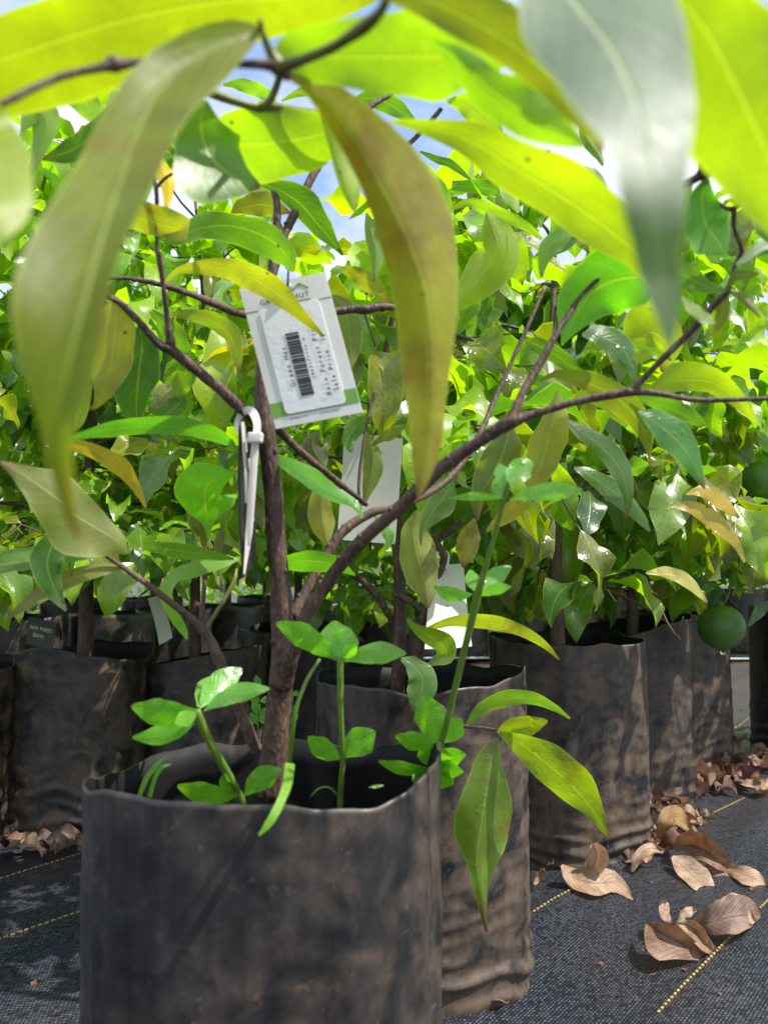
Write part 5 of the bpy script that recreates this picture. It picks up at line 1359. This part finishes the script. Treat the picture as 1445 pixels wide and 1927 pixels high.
m = MB(); t_sheet(m, rect(0.0, .180, .155, .1825, 2), .0005, .00085, 2); t_sheet(m, rect(.858, .180, 1, .1825, 2), .0005, .00085, 2)
m.build('scored_line', M_INK, TAG, smooth=False)
def lettering(name, items, off, mat, parent, place, aspect=1.0):
    """items: (text, x, y, cap height, width, angle as 0 or 90) in card units; PLACE maps (u, v, off) to the world"""
    mb = MB()
    for text, x, y, hgt, width, rot in items:
        pitch = width / len(text)
        for n, ch in enumerate(text):
            if ch == ' ': continue
            cu = bpy.data.curves.new('lettering', 'FONT')
            cu.body = ch
            cu.size = 1.0
            cu.resolution_u = 3
            cu.offset = 0.012
            ob = bpy.data.objects.new('lettering', cu)
            me = bpy.data.meshes.new_from_object(ob)
            xs = [v.co.x for v in me.vertices]; x0, x1 = min(xs), max(xs)
            wc = min((x1 - x0) * hgt * aspect / 0.72, pitch * 0.84)
            vs = []
            for v in me.vertices:
                f = (v.co.x - x0) / (x1 - x0) if x1 > x0 else 0.5
                a = pitch * (n + 0.5) + wc * (f - 0.5)
                b = v.co.y / 0.72 * hgt
                vs.append(place(x + a, y - b, off) if rot == 0 else place(x - b, y - a, off))
            mb.add(vs, [tuple(p.vertices) for p in me.polygons])
            bpy.data.objects.remove(ob); bpy.data.curves.remove(cu); bpy.data.meshes.remove(me)
    return mb.build(name, mat, parent, smooth=False)
lettering('logo_lettering', [('GREEN HUT', .19, .148, .036, .585, 0)], .00095, M_DKGREEN, TAG, TP, 1.6)
lettering('lettering', [('Green Hut', .350, .752, .052, .285, 90), ('3865177136 4', .592, .725, .036, .295, 90), ('Rain Forest Plum', .722, .852, .052, .505, 90), ('Sale Price  10', .815, .832, .052, .405, 90)], .0015, M_INK, TAG, TP, 0.62)
lettering('number_lettering', [('8048819001  |  8048819001', .19, .962, .013, .575, 0)], .00095, M_INK, TAG, TP, 1.6)
m = MB()
for a, b in (((.61, .078), (.683, .044)), ((.683, .044), (.775, .086))):
    d = Vector((b[0] - a[0], b[1] - a[1])).normalized(); s = Vector((-d.y, d.x)) * 0.006
    t_sheet(m, [(a[0] + s.x, a[1] + s.y), (b[0] + s.x, b[1] + s.y), (b[0] - s.x, b[1] - s.y), (a[0] - s.x, a[1] - s.y)], .0005, .00095, 2)
t_sheet(m, rect(.50, .163, .77, .168, 3), .0005, .00095, 2)
t_sheet(m, rect(.676, .060, .69, .066, 2), .0005, .00095, 2)
m.build('house_logo', M_GREEN, TAG, smooth=False)
m = MB(); Rb = random.Random(4); v = .382
while v < .815:
    wd = Rb.choice((.0035, .0035, .006, .009))
    t_sheet(m, rect(.385, v, .535, v + wd, 2), .001, .0014, 1)
    v += wd + Rb.choice((.004, .004, .006, .010))
m.build('barcode', M_INK, TAG, smooth=False)
m = MB(); hp = TP(.56, .072, .002)
m.ball(hp, 0.0028, 12, 8, (1, 0.8, 1.1)); m.build('eyelet', M_METAL, TAG)
m = MB(); m.tube([hp + Vector((0, 0, -0.005)), hp + Vector((0, -0.002, 0.001)), hp + Vector((0.0, 0.0, 0.012)), P(537, 470, .475), P(530, 425, .49), P(519, 405, .50)], 0.0007, 6); m.build('string', M_BLACK, TAG)

# blank tag behind, seen past the trunk
def plate(root, c4, mat, name, th=0.0008, nx=6, ny=10, bend=0.0):
    tl, tr, br, bl = c4
    n_ = (tr - tl).cross(bl - tl).normalized()
    vs, fs = [], []
    for off in (0, th):
        for j in range(ny + 1):
            for i in range(nx + 1):
                u, v = i / nx, j / ny
                vs.append(tl.lerp(tr, u).lerp(bl.lerp(br, u), v) + n_ * (off + bend * math.sin(math.pi * v) + bend * 0.6 * math.sin(math.pi * u)))
    w_ = nx + 1; N_ = w_ * (ny + 1)
    for j in range(ny):
        for i in range(nx):
            a = j * w_ + i
            fs.append((a, a + 1, a + w_ + 1, a + w_)); fs.append((N_ + a, N_ + a + w_, N_ + a + w_ + 1, N_ + a + 1))
    edge = [i for i in range(w_)] + [j * w_ + nx for j in range(1, ny + 1)] + [ny * w_ + i for i in range(nx - 1, -1, -1)] + [j * w_ for j in range(ny - 1, 0, -1)]
    for k in range(len(edge)):
        a, b = edge[k], edge[(k + 1) % len(edge)]
        fs.append((a, N_ + a, N_ + b, b))
    m = MB(); m.add(vs, fs)
    return m.build(name, mat, root, smooth=False)
BT = empty('plant_tag', P(697, 920, .70), 'blank cream tag turned back to front behind the nearest trunk', 'tag', 'plant tags')
plate(BT, (P(648, 812, .70), P(757, 826, .69), P(743, 1024, .68), P(634, 1015, .69)), M_CREAM, 'card', bend=0.002)
ptube(BT, [(702, 824, .692, 3), (700, 790, .70, 3), (697, 745, .72, 3)], M_BLACK, name='string', n=8, rough=0)
WT = empty('plant_tag', P(845, 1140, .80), 'white tag splashed with sun hanging from a crooked stem above the open bag', 'tag', 'plant tags')
plate(WT, (P(814, 1060, .826), P(872, 1060, .834), P(888, 1216, .758), P(799, 1221, .750)), M_CARD, 'card', bend=0.003)
ptube(WT, [(824, 1068, .818, 8), (820, 1045, .812, 8), (832, 1036, .836, 8), (842, 1046, .822, 8), (838, 1070, .818, 8)], M_NYLON, name='tie', n=16, rough=0)
m = MB()
for x, y, s in ((842, 1140, 3), (843, 1150, 2), (845, 1158, 2), (844, 1166, 3), (842, 1172, 2), (833, 1090, 2), (832, 1100, 1.6), (831, 1128, 1.6), (840, 1136, 2)):
    m.ball(P(x, y, (.832 - (y - 1060) / 158 * .08) - .006), s * .5 * .78 / FPX, 6, 4)
m.build('ink_specks', M_INK, WT)
ST = empty('plant_tag', P(306, 1175, 1.28), 'small pale tag dangling low among the bags left of the thin side stem', 'tag', 'plant tags')
plate(ST, (P(278, 1126, 1.28), P(300, 1120, 1.27), P(325, 1200, 1.25), P(300, 1214, 1.26)), M_CREAM, 'card', bend=0.003)
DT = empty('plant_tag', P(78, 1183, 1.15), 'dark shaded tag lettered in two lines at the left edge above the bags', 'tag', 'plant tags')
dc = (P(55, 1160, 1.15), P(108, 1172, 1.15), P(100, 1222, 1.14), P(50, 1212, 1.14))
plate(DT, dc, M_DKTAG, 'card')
DN = (dc[1] - dc[0]).cross(dc[3] - dc[0]).normalized()
if DN.dot(Vector((0, 0, CAM_H)) - dc[0]) < 0: DN = -DN
lettering('lettering', [('RAIN FOREST', .10, .42, .14, .80, 0), ('GUAVA', .22, .68, .14, .42, 0)], .0016, M_CREAM, DT, lambda u, v, o_: dc[0].lerp(dc[1], u).lerp(dc[3].lerp(dc[2], u), v) + DN * o_)
for (x, y, d, lab, wpx) in ((1130, 1120, 1.9, 'pale tag half hidden among leaves left of the forked sapling', 20), (1155, 1035, 2.0, 'small white tag high among the leaves of the forked sapling', 16)):
    q = empty('plant_tag', P(x, y, d), lab, 'tag', 'plant tags')
    plate(q, (P(x - wpx, y - 30, d), P(x + wpx, y - 34, d), P(x + wpx, y + 24, d), P(x - wpx, y + 30, d)), M_CREAM, 'card')

# edge-on tag and the nylon tie round the branch
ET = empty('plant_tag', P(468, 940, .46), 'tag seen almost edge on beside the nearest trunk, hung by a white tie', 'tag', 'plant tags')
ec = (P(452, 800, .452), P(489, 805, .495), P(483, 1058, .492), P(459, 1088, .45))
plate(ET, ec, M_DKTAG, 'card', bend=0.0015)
EN = (ec[1] - ec[0]).cross(ec[3] - ec[0]).normalized()
if EN.dot(Vector((0, 0, CAM_H)) - ec[0]) < 0: EN = -EN
def EP(u, v, o_): return ec[0].lerp(ec[1], u).lerp(ec[3].lerp(ec[2], u), v) + EN * (o_ + 0.0015 * math.sin(math.pi * v) + 0.0009 * math.sin(math.pi * u))
m = MB()
for (u0, v0, u1, v1) in ((.0, .0, .14, .18), (.0, .30, .10, .52), (.2, .22, .32, .30), (.3, .34, .40, .38), (.22, .50, .36, .56), (.0, .70, .2, .82), (.3, .62, .42, .66)):
    m.add([EP(u0, v0, .0012), EP(u1, v0 + .01, .0012), EP(u1, v1, .0012), EP(u0, v1 - .01, .0012), EP(u0, v0, .0004), EP(u1, v0 + .01, .0004), EP(u1, v1, .0004), EP(u0, v1 - .01, .0004)], [(0, 1, 2, 3), (7, 6, 5, 4), (0, 4, 5, 1), (1, 5, 6, 2), (2, 6, 7, 3), (3, 7, 4, 0)])
m.build('print', M_CARD, ET, smooth=False)
plate(ET, (EP(-.06, -.02, .002), EP(.04, -.02, .002), EP(.06, .5, .002), EP(-.02, .5, .002)), M_CREAM, 'edge_strip', 0.0006, 2, 6)
CT = empty('cable_tie', P(479, 860, .46), 'white nylon cable tie looped round the branch beside the nearest trunk', 'cable tie')
def strap(rows, name, root, mat, th=0.0011):
    r = cat_rom(rows, 26)
    vs, fs = [], []
    for i, (x, y, d, w_) in enumerate(r):
        x0, y0 = r[max(i - 1, 0)][:2]; x1, y1 = r[min(i + 1, 26)][:2]
        L = math.hypot(x1 - x0, y1 - y0) or 1
        nx, ny = (y1 - y0) / L, -(x1 - x0) / L
        for sd, dd in ((-1, 0), (1, 0.001), (1, 0.001 + th), (-1, th)):
            vs.append(P(x + nx * sd * w_ / 2, y + ny * sd * w_ / 2, d + dd))
    for i in range(26):
        for k in range(4):
            fs.append((i * 4 + k, i * 4 + (k + 1) % 4, (i + 1) * 4 + (k + 1) % 4, (i + 1) * 4 + k))
    fs += [(3, 2, 1, 0), tuple(26 * 4 + k for k in range(4))]
    m = MB(); m.add(vs, fs)
    return m.build(name, mat, root, smooth=False)
strap([(451, 815, .470, 11), (446, 798, .476, 10), (452, 782, .474, 12), (464, 772, .462, 14), (476, 776, .455, 16), (484, 796, .452, 15), (483, 822, .452, 14)], 'loop', CT, M_NYLON)
strap([(481, 828, .452, 14), (478, 870, .451, 15), (474, 930, .450, 14), (470, 990, .449, 13), (466, 1030, .448, 9), (460, 1080, .447, 3)], 'strap', CT, M_NYLON)
m = MB(); c = P(481, 824, .449); k_ = .45 / FPX
m.box(c, Vector((13.5 * k_, 0, 0)), Vector((0, .0034, 0)), Vector((0.0003, 0, 9.5 * k_)))
o = m.build('head', M_NYLON, CT, smooth=False)
bv = o.modifiers.new('bevel', 'BEVEL'); bv.width = 0.0008; bv.segments = 2
m = MB()
for i in range(60):                                # ratchet teeth
    t = i / 59; y = 842 + 180 * t; x = 481 - 13 * t
    m.box(P(x, y, .4508 - 0.002 * t), Vector((4.2 * k_, 0, 0)), Vector((0, .0003, 0)), Vector((0, 0, .8 * k_)))
m.build('ratchet_teeth', M_NYLON, CT, smooth=False)

# ------------------------------------------------------------------ citrus fruit
def fruit(c, r, label, drop=True):
    root = empty('citrus_fruit', c, label, 'fruit', 'green citrus fruit')
    m = MB()
    vs, fs = [], []
    nu, nv = 32, 22
    for j in range(nv + 1):
        ph = math.pi * j / nv
        for i in range(nu):
            th = 2 * math.pi * i / nu
            rr = r * (1 - 0.045 * math.exp(-(ph / 0.28) ** 2) + 0.10 * math.exp(-((math.pi - ph) / 0.22) ** 2) + 0.008 * math.cos(3 * th) * math.sin(ph))
            vs.append(c + Vector((math.sin(ph) * math.cos(th) * 1.02, math.sin(ph) * math.sin(th) * 1.02, math.cos(ph))) * rr)
    for j in range(nv):
        for i in range(nu):
            fs.append((j * nu + i, (j + 1) * nu + i, (j + 1) * nu + (i + 1) % nu, j * nu + (i + 1) % nu))
    m.add(vs, fs); m.build('rind', M_LIME, root)
    m = MB(); m.tube([c + Vector((0.0, 0, r * .90)), c + Vector((0.001, 0, r * .99)), c + Vector((0.001, 0, r * 1.03))], [r * .16, r * .15, r * .07], 8); m.build('calyx', M_STEM, root)
    if drop:
        m = MB(); m.ball(c + Vector((0.004, -r * .08, -r * 1.10)), r * .19, 12, 9, (1.1, 1, .85)); m.build('water_droplet', M_WATER, root)
    return root
FC = P(1356, 1180, 1.28)
fruit(FC, 42 * 1.28 / FPX, 'round green citrus fruit hanging on a twig with a water drop under it')
fruit(P(1432, 905, 1.32), 38 * 1.32 / FPX, 'round dark green citrus fruit high among leaves at the right edge', False)
CTW = [o for o in bpy.data.objects if o.name == 'citrus_sapling'][0]
ptube(CTW, [(1359, 1140, 1.28, 7), (1371, 1115, 1.28, 6), (1373, 1100, 1.28, 7), (1392, 1062, 1.29, 5), (1420, 1035, 1.31, 5), (1470, 1000, 1.36, 6), (1500, 960, 1.45, 7), (1520, 900, 1.6, 8)], M_STEM, n=20)
CL = lambda rows, kl, kr, col, under=False, seed=0: hero(CTW, rows, kl, kr, col, under, M_CITRUS, seed=seed, n=14, m=3)
CL([(1368, 1118, 1.28, 2, 2), (1345, 1108, 1.27, 9, 8), (1310, 1095, 1.26, 11, 10), (1278, 1085, 1.25, 2, 2)], 0.5, -0.4, (0.02, 0.075, 0.028))
CL([(1366, 1100, 1.28, 2, 2), (1345, 1072, 1.28, 16, 12), (1318, 1040, 1.28, 16, 12), (1303, 1022, 1.28, 2, 2)], 0.4, -0.4, (0.022, 0.085, 0.025))
CL([(1374, 1108, 1.28, 2, 2), (1378, 1092, 1.27, 8, 7), (1384, 1072, 1.26, 2, 2)], 0.3, -0.3, (0.03, 0.12, 0.02))
CL([(1360, 1115, 1.30, 2, 2), (1345, 1130, 1.30, 16, 16), (1336, 1165, 1.30, 2, 2)], 0.3, -0.3, (0.018, 0.07, 0.02))
CL([(1455, 1130, 1.25, 3, 3), (1430, 1150, 1.24, 10, 12), (1408, 1178, 1.23, 2, 2)], 0.3, -0.4, (0.045, 0.12, 0.04))
CL([(1400, 1048, 1.30, 2, 2), (1370, 1050, 1.29, 7, 8), (1345, 1040, 1.28, 2, 2)], 0.3, -0.4, (0.022, 0.09, 0.024))
CL([(1470, 960, 1.33, 3, 3), (1420, 960, 1.31, 14, 14), (1375, 968, 1.29, 8, 8), (1350, 972, 1.28, 2, 2)], 0.4, -0.4, (0.03, 0.14, 0.02))
CL([(1470, 1090, 1.30, 3, 3), (1430, 1095, 1.29, 8, 8), (1405, 1100, 1.28, 2, 2)], 0.4, -0.4, (0.03, 0.10, 0.03))
CL([(1445, 985, 1.33, 3, 3), (1475, 930, 1.33, 16, 16), (1420, 925, 1.31, 2, 2)][:2] + [(1490, 890, 1.33, 2, 2)], 0.4, -0.4, (0.05, 0.12, 0.05))

# ------------------------------------------------------------------ dead leaves on the mat
BROWN, TAN, RUST, PALE, GREYB = (0.27, 0.165, 0.110), (0.40, 0.27, 0.175), (0.16, 0.065, 0.045), (0.50, 0.37, 0.27), (0.23, 0.155, 0.12)
DRYM = [leaf_mesh('dead_leaf', M_DRY, rnd.uniform(0.08, 0.10), rnd.uniform(0.038, 0.05), 400 + i, curl=rnd.uniform(-1.8, 2.4), fold=rnd.uniform(0.2, 1.3), wave=rnd.uniform(0.5, 1.3), twist=rnd.uniform(-1.1, 1.1), tip=0.2, wide=0.45, nu=14, nv=6) for i in range(14)]
Rd = random.Random(31)
def dead(px, py, length, heading, col, label=None, mesh_i=None, lift=0.004, roll=None, pitch=None, group=None):
    """LENGTH in pixels at that spot; lifted until nothing dips under the mat"""
    g = G(px, py)
    me = DRYM[Rd.randrange(len(DRYM)) if mesh_i is None else mesh_i]
    xs = [v.co.x for v in me.vertices]
    sc = length * g.y / FPX / max(0.03, max(xs) - min(xs))
    sc = min(sc, 1.9)
    M = Matrix.Rotation(heading, 4, 'Z') @ Matrix.Rotation(Rd.uniform(-0.35, 0.35) if pitch is None else pitch, 4, 'Y') @ Matrix.Rotation(Rd.uniform(-0.7, 0.7) if roll is None else roll, 4, 'X') @ Matrix.Scale(sc, 4)
    c = M @ ((sum((v.co for v in me.vertices), Vector())) / len(me.vertices))
    zmin = min((M @ v.co).z for v in me.vertices)
    o = bpy.data.objects.new('dead_leaf', me)
    COL.objects.link(o)
    M.translation = Vector((g.x - c.x, g.y - c.y, mat_height(g.x, g.y) - zmin + lift - 0.003))
    o.matrix_basis = M
    k = Rd.uniform(0.8, 1.15)
    o.color = (*(x * k for x in col), 1)
    tag(o, label or 'curled brown dead leaf in the litter on the weed mat', 'dead leaf', group or 'dead leaves on the weed mat')
    return o
def hdead(rows, kl, kr, col, label, curl=0.0, under=False):
    """a dead leaf traced by rows of (x, y, distance, half widths)"""
    if rows[-1][0] > rows[0][0]: kr = min(kr, -1.2)
    else: kl = min(kl, -1.2)
    o = hero(None, rows, kl, kr, col, under, M_DRY, n=18, m=4, curl=curl, name='dead_leaf', wave=1.0)
    tag(o, label, 'dead leaf', 'dead leaves on the weed mat')
    return o
def gd(x, y): return G(x, y).length ** 1 and G(x, y).y       # distance of a spot on the ground
def gz(x, y, up):                                             # distance for a pixel UP metres above the mat
    return G(x, y, up).y
def L_(x, y, up, a, b): return (x, y, gz(x, y, up + 0.016), a, b)
hdead([L_(1385, 1648, .012, 3, 3), L_(1350, 1620, .034, 14, 20), L_(1320, 1598, .040, 20, 26), L_(1290, 1590, .036, 14, 26), L_(1268, 1600, .026, 3, 8)], .5, -.6, BROWN, 'large dark brown dead leaf cupped over at the back of the right hand litter')
hdead([L_(1264, 1612, .030, 3, 3), L_(1284, 1630, .024, 24, 18), L_(1312, 1655, .020, 26, 18), L_(1336, 1680, .014, 12, 10), L_(1346, 1692, .013, 2, 2)], .5, -.4, PALE, 'pale tan dead leaf standing as a triangle in the right hand litter')
hdead([L_(1352, 1632, .022, 3, 3), L_(1385, 1640, .024, 14, 14), L_(1415, 1652, .022, 16, 16), L_(1450, 1668, .014, 4, 4)], .6, -.4, TAN, 'tan dead leaf with dark midrib at the right edge of the litter')
hdead([L_(1312, 1650, .018, 3, 3), L_(1340, 1638, .022, 16, 20), L_(1375, 1636, .022, 10, 22), L_(1392, 1648, .020, 3, 3)], .4, -.4, (0.26, 0.17, 0.12), 'dull brown dead leaf lying under the pale triangular leaf')
hdead([L_(1350, 1806, .013, 3, 3), L_(1310, 1790, .022, 18, 14), L_(1262, 1765, .036, 46, 26), L_(1232, 1748, .040, 34, 14), L_(1216, 1736, .036, 3, 3)], .4, -.6, BROWN, 'large brown dead leaf folded at the front of the near litter heap')
hdead([L_(1350, 1800, .015, 3, 3), L_(1325, 1775, .030, 14, 14), L_(1300, 1745, .036, 16, 14), L_(1270, 1738, .040, 3, 3)], .4, -.6, TAN, 'narrow tan dead leaf along the back of the front folded leaf')
hdead([L_(1305, 1742, .022, 3, 3), L_(1335, 1735, .034, 30, 26), L_(1375, 1725, .040, 40, 32), L_(1412, 1720, .034, 30, 24), L_(1430, 1722, .026, 6, 6)], .5, -.3, GREYB, 'broad crumpled grey brown dead leaf in the near litter heap')
hdead([L_(1345, 1698, .040, 3, 3), L_(1365, 1692, .044, 12, 16), L_(1392, 1700, .042, 12, 20), L_(1420, 1735, .030, 4, 8)], .6, -.5, TAN, 'pinched tan dead leaf standing up on the broad crumpled one')
hdead([L_(1262, 1738, .030, 3, 3), L_(1250, 1720, .040, 10, 10), L_(1250, 1700, .046, 8, 8), L_(1252, 1694, .050, 2, 2)], .4, .4, PALE, 'small pale leaf tip sticking up from the near litter heap')
hdead([L_(1275, 1735, .030, 3, 3), L_(1288, 1720, .036, 10, 10), L_(1300, 1714, .036, 8, 8), L_(1310, 1714, .034, 2, 2)], .4, .4, PALE, 'small pale dead leaf flake in the middle of the near litter heap')
hdead([L_(1056, 1628, .040, 3, 3), L_(1082, 1652, .030, 20, 20), L_(1120, 1662, .028, 30, 22), L_(1155, 1662, .024, 20, 18), L_(1192, 1692, .014, 3, 3)], .9, -.5, TAN, 'big curled dead leaf shaped like a cup at the foot of the wide bag')
hdead([L_(1104, 1652, .026, 3, 3), L_(1116, 1630, .040, 18, 22), L_(1122, 1608, .056, 18, 22), L_(1114, 1588, .070, 4, 8)], -.5, -.9, PALE, 'rolled upright dead leaf standing inside the cup shaped one')
hdead([L_(1004, 1664, .013, 3, 3), L_(1016, 1652, .018, 10, 6), L_(1020, 1640, .026, 6, 6), L_(1018, 1634, .030, 2, 2)], .5, -.4, TAN, 'small tan dead leaf bent like a tent by the wide bag')
hdead([L_(1188, 1640, .018, 3, 3), L_(1200, 1612, .034, 10, 12), L_(1222, 1596, .040, 10, 12), L_(1248, 1602, .036, 4, 4)], .5, -.4, TAN, 'arched tan dead leaf leaning on the wide bag')
hdead([L_(1238, 1575, .030, 3, 3), L_(1250, 1550, .050, 16, 16), L_(1268, 1535, .060, 20, 16), L_(1296, 1560, .050, 6, 6)], .4, -.4, (0.36, 0.22, 0.10), 'sunlit golden brown dead leaf on top of the heap between the bags')
hdead([L_(1238, 1595, .022, 3, 3), L_(1258, 1580, .036, 16, 14), L_(1278, 1572, .042, 18, 10), L_(1282, 1564, .044, 3, 3)], .5, -.5, RUST, 'hollow dark red brown dead leaf in the heap between the bags')
hdead([L_(1382, 1440, .026, 3, 3), L_(1378, 1435, .036, 8, 12), L_(1395, 1428, .046, 12, 14), L_(1412, 1446, .030, 6, 8), L_(1418, 1458, .02, 2, 2)][1:], .5, -.3, RUST, 'dark red dead leaf arching beside the bag at the right edge')
dead(930, 1925, 80, 0.2, BROWN, 'brown dead leaf cut by the bottom edge beside the folded bag', lift=0.003)
LIT_C = 'small brown dead leaf in the heap between the wide bag and the greyish bag'
for (x, y, L, hd) in ((1205, 1580, 44, .3), (1220, 1570, 40, 2.2), (1262, 1590, 46, 1.0), (1290, 1578, 44, -.4), (1228, 1622, 40, .5), (1180, 1628, 60, .2), (1160, 1640, 40, -.3), (1215, 1604, 44, 1.7), (1240, 1612, 46, .9), (1302, 1560, 40, 2.6)):
    dead(x, y, L, hd, Rd.choice((BROWN, TAN, RUST, GREYB)), LIT_C, group='dead leaves heaped between the wide bag and the greyish bag', lift=0.008)
LIT_R = 'small brown dead leaf in the heap before the brown bag on the right'
for (x, y, L, hd) in ((1300, 1512, 60, .1), (1322, 1505, 56, .5), (1345, 1500, 50, 1.9), (1362, 1488, 56, .2), (1385, 1482, 50, -.4), (1405, 1498, 62, .3), (1425, 1506, 66, .1), (1440, 1480, 60, .6), (1400, 1465, 56, .2), (1428, 1462, 50, 2.8), (1350, 1478, 40, 1.1), (1332, 1490, 40, 2.5), (1378, 1505, 44, 2.0), (1310, 1525, 46, -.2), (1440, 1512, 50, .9), (1365, 1512, 46, .4)):
    dead(x, y, L, hd, Rd.choice((BROWN, TAN, BROWN, GREYB, RUST)), LIT_R, group='dead leaves heaped before the brown bag', lift=Rd.uniform(.004, .018))
for (x, y, L, hd) in ((1216, 1560, 44, .9), (1236, 1556, 40, .1), (1248, 1568, 46, 2.0), (1272, 1556, 50, .5), (1290, 1592, 44, .2), (1196, 1596, 40, 1.2), (1212, 1622, 44, -.2), (1254, 1604, 50, .4), (1180, 1608, 44, .8), (1226, 1640, 40, .2), (1310, 1582, 44, .7)):
    dead(x, y, L, hd, Rd.choice((BROWN, TAN, RUST, TAN)), LIT_C, group='dead leaves heaped between the wide bag and the greyish bag', lift=Rd.uniform(.008, .03))
for (x, y, L, hd) in ((1296, 1500, 56, .9), (1318, 1520, 60, .2), (1338, 1514, 56, .4), (1358, 1498, 56, 1.5), (1392, 1494, 64, .1), (1412, 1478, 60, .8), (1436, 1496, 70, .2), (1420, 1446, 56, .5), (1390, 1452, 50, 1.0), (1444, 1464, 60, .1), (1372, 1470, 44, .3), (1304, 1536, 44, .5)):
    dead(x, y, L, hd, Rd.choice((BROWN, TAN, BROWN, GREYB, RUST)), LIT_R, group='dead leaves heaped before the brown bag', lift=Rd.uniform(.01, .03))
for (x, y, L, hd) in ((1165, 1650, 40, .1), (1140, 1650, 36, .5), (1190, 1652, 44, -.2), (1212, 1648, 40, .4), (1240, 1632, 44, .1), (1262, 1620, 40, .6), (1282, 1606, 46, .2), (1300, 1596, 40, .9), (1316, 1572, 40, .3), (1326, 1556, 44, .1), (1040, 1660, 30, .4), (1275, 1548, 40, .2)):
    dead(x, y, L, hd, Rd.choice((BROWN, TAN, GREYB, TAN)), LIT_C, group='dead leaves heaped between the wide bag and the greyish bag', lift=Rd.uniform(.002, .008))
LIT_L = 'small brown dead leaf in the heap between the two bags on the left'
for (x, y, L, hd) in ((14, 1640, 60, .2), (40, 1628, 60, .6), (62, 1636, 56, -.2), (88, 1622, 64, .3), (110, 1632, 56, .1), (128, 1612, 60, .4), (138, 1640, 50, .7), (30, 1606, 56, 1.2), (60, 1600, 60, .5), (92, 1598, 54, 2.1), (120, 1596, 50, .2), (74, 1580, 44, 1.6), (8, 1618, 50, 2.4), (46, 1584, 40, .3), (104, 1642, 44, 1.4)):
    dead(x, y, L, hd, Rd.choice((BROWN, GREYB, BROWN, TAN, RUST)), LIT_L, group='dead leaves heaped between the bags on the left', lift=Rd.uniform(.004, .022))

# crumbs of soil and leaf bits strewn on the mat
m = MB(); Rc = random.Random(8)
for i in range(900):
    x, y = Rc.uniform(-0.9, 1.6), Rc.uniform(0.55, 2.4)
    if noise.noise(Vector((x * 5, y * 5, 2))) < Rc.uniform(-0.35, 0.25): continue
    r_ = Rc.uniform(0.0008, 0.0030) * (0.6 + 0.4 * y)
    c = Vector((x, y, mat_height(x, y) + r_ * 0.3))
    a_ = Rc.uniform(0, 6.28)
    m.box(c, Vector((math.cos(a_), math.sin(a_), Rc.uniform(-.3, .3))) * r_, Vector((-math.sin(a_), math.cos(a_), 0)) * r_ * Rc.uniform(.4, .9), Vector((0, 0, r_ * Rc.uniform(.25, .6))))
o = m.build('soil_crumbs', M_EARTH, smooth=False)
tag(o, 'crumbs of red soil and leaf bits strewn over the weed mat', 'soil crumbs', kind='stuff')

# ------------------------------------------------------------------ cords, pole
m = MB(); q = G(700, 1241, 0.03)
m.tube([Vector((x, 3.30, 0.028 + 0.002 * math.sin(x * 3))) for x in [(-0.6 + i * 0.25) for i in range(14)]], 0.0042, 8)
tag(m.build('irrigation_line', M_CYAN), 'pale cyan line stretched along the ground before the far bed', 'cord')
m = MB()
m.tube([G(1330, 1384) + Vector((0, 0, .016)), G(1360, 1380) + Vector((0, 0, .016)), G(1395, 1383) + Vector((0, 0, .016)), G(1425, 1392) + Vector((0, 0, .016)), G(1470, 1410) + Vector((0, 0, .016))], 0.0035, 8)
tag(m.build('cord', M_CORD), 'off white cord curving across the dusty mat on the right', 'cord')
m = MB(); pb = AT(420, 9.0)
m.tube([pb, pb + Vector((0, 0, 5.2))], 0.035, 10)
tag(m.build('pole', M_STEEL), 'slim grey pole rising into the blue sky beyond the foliage', 'pole')
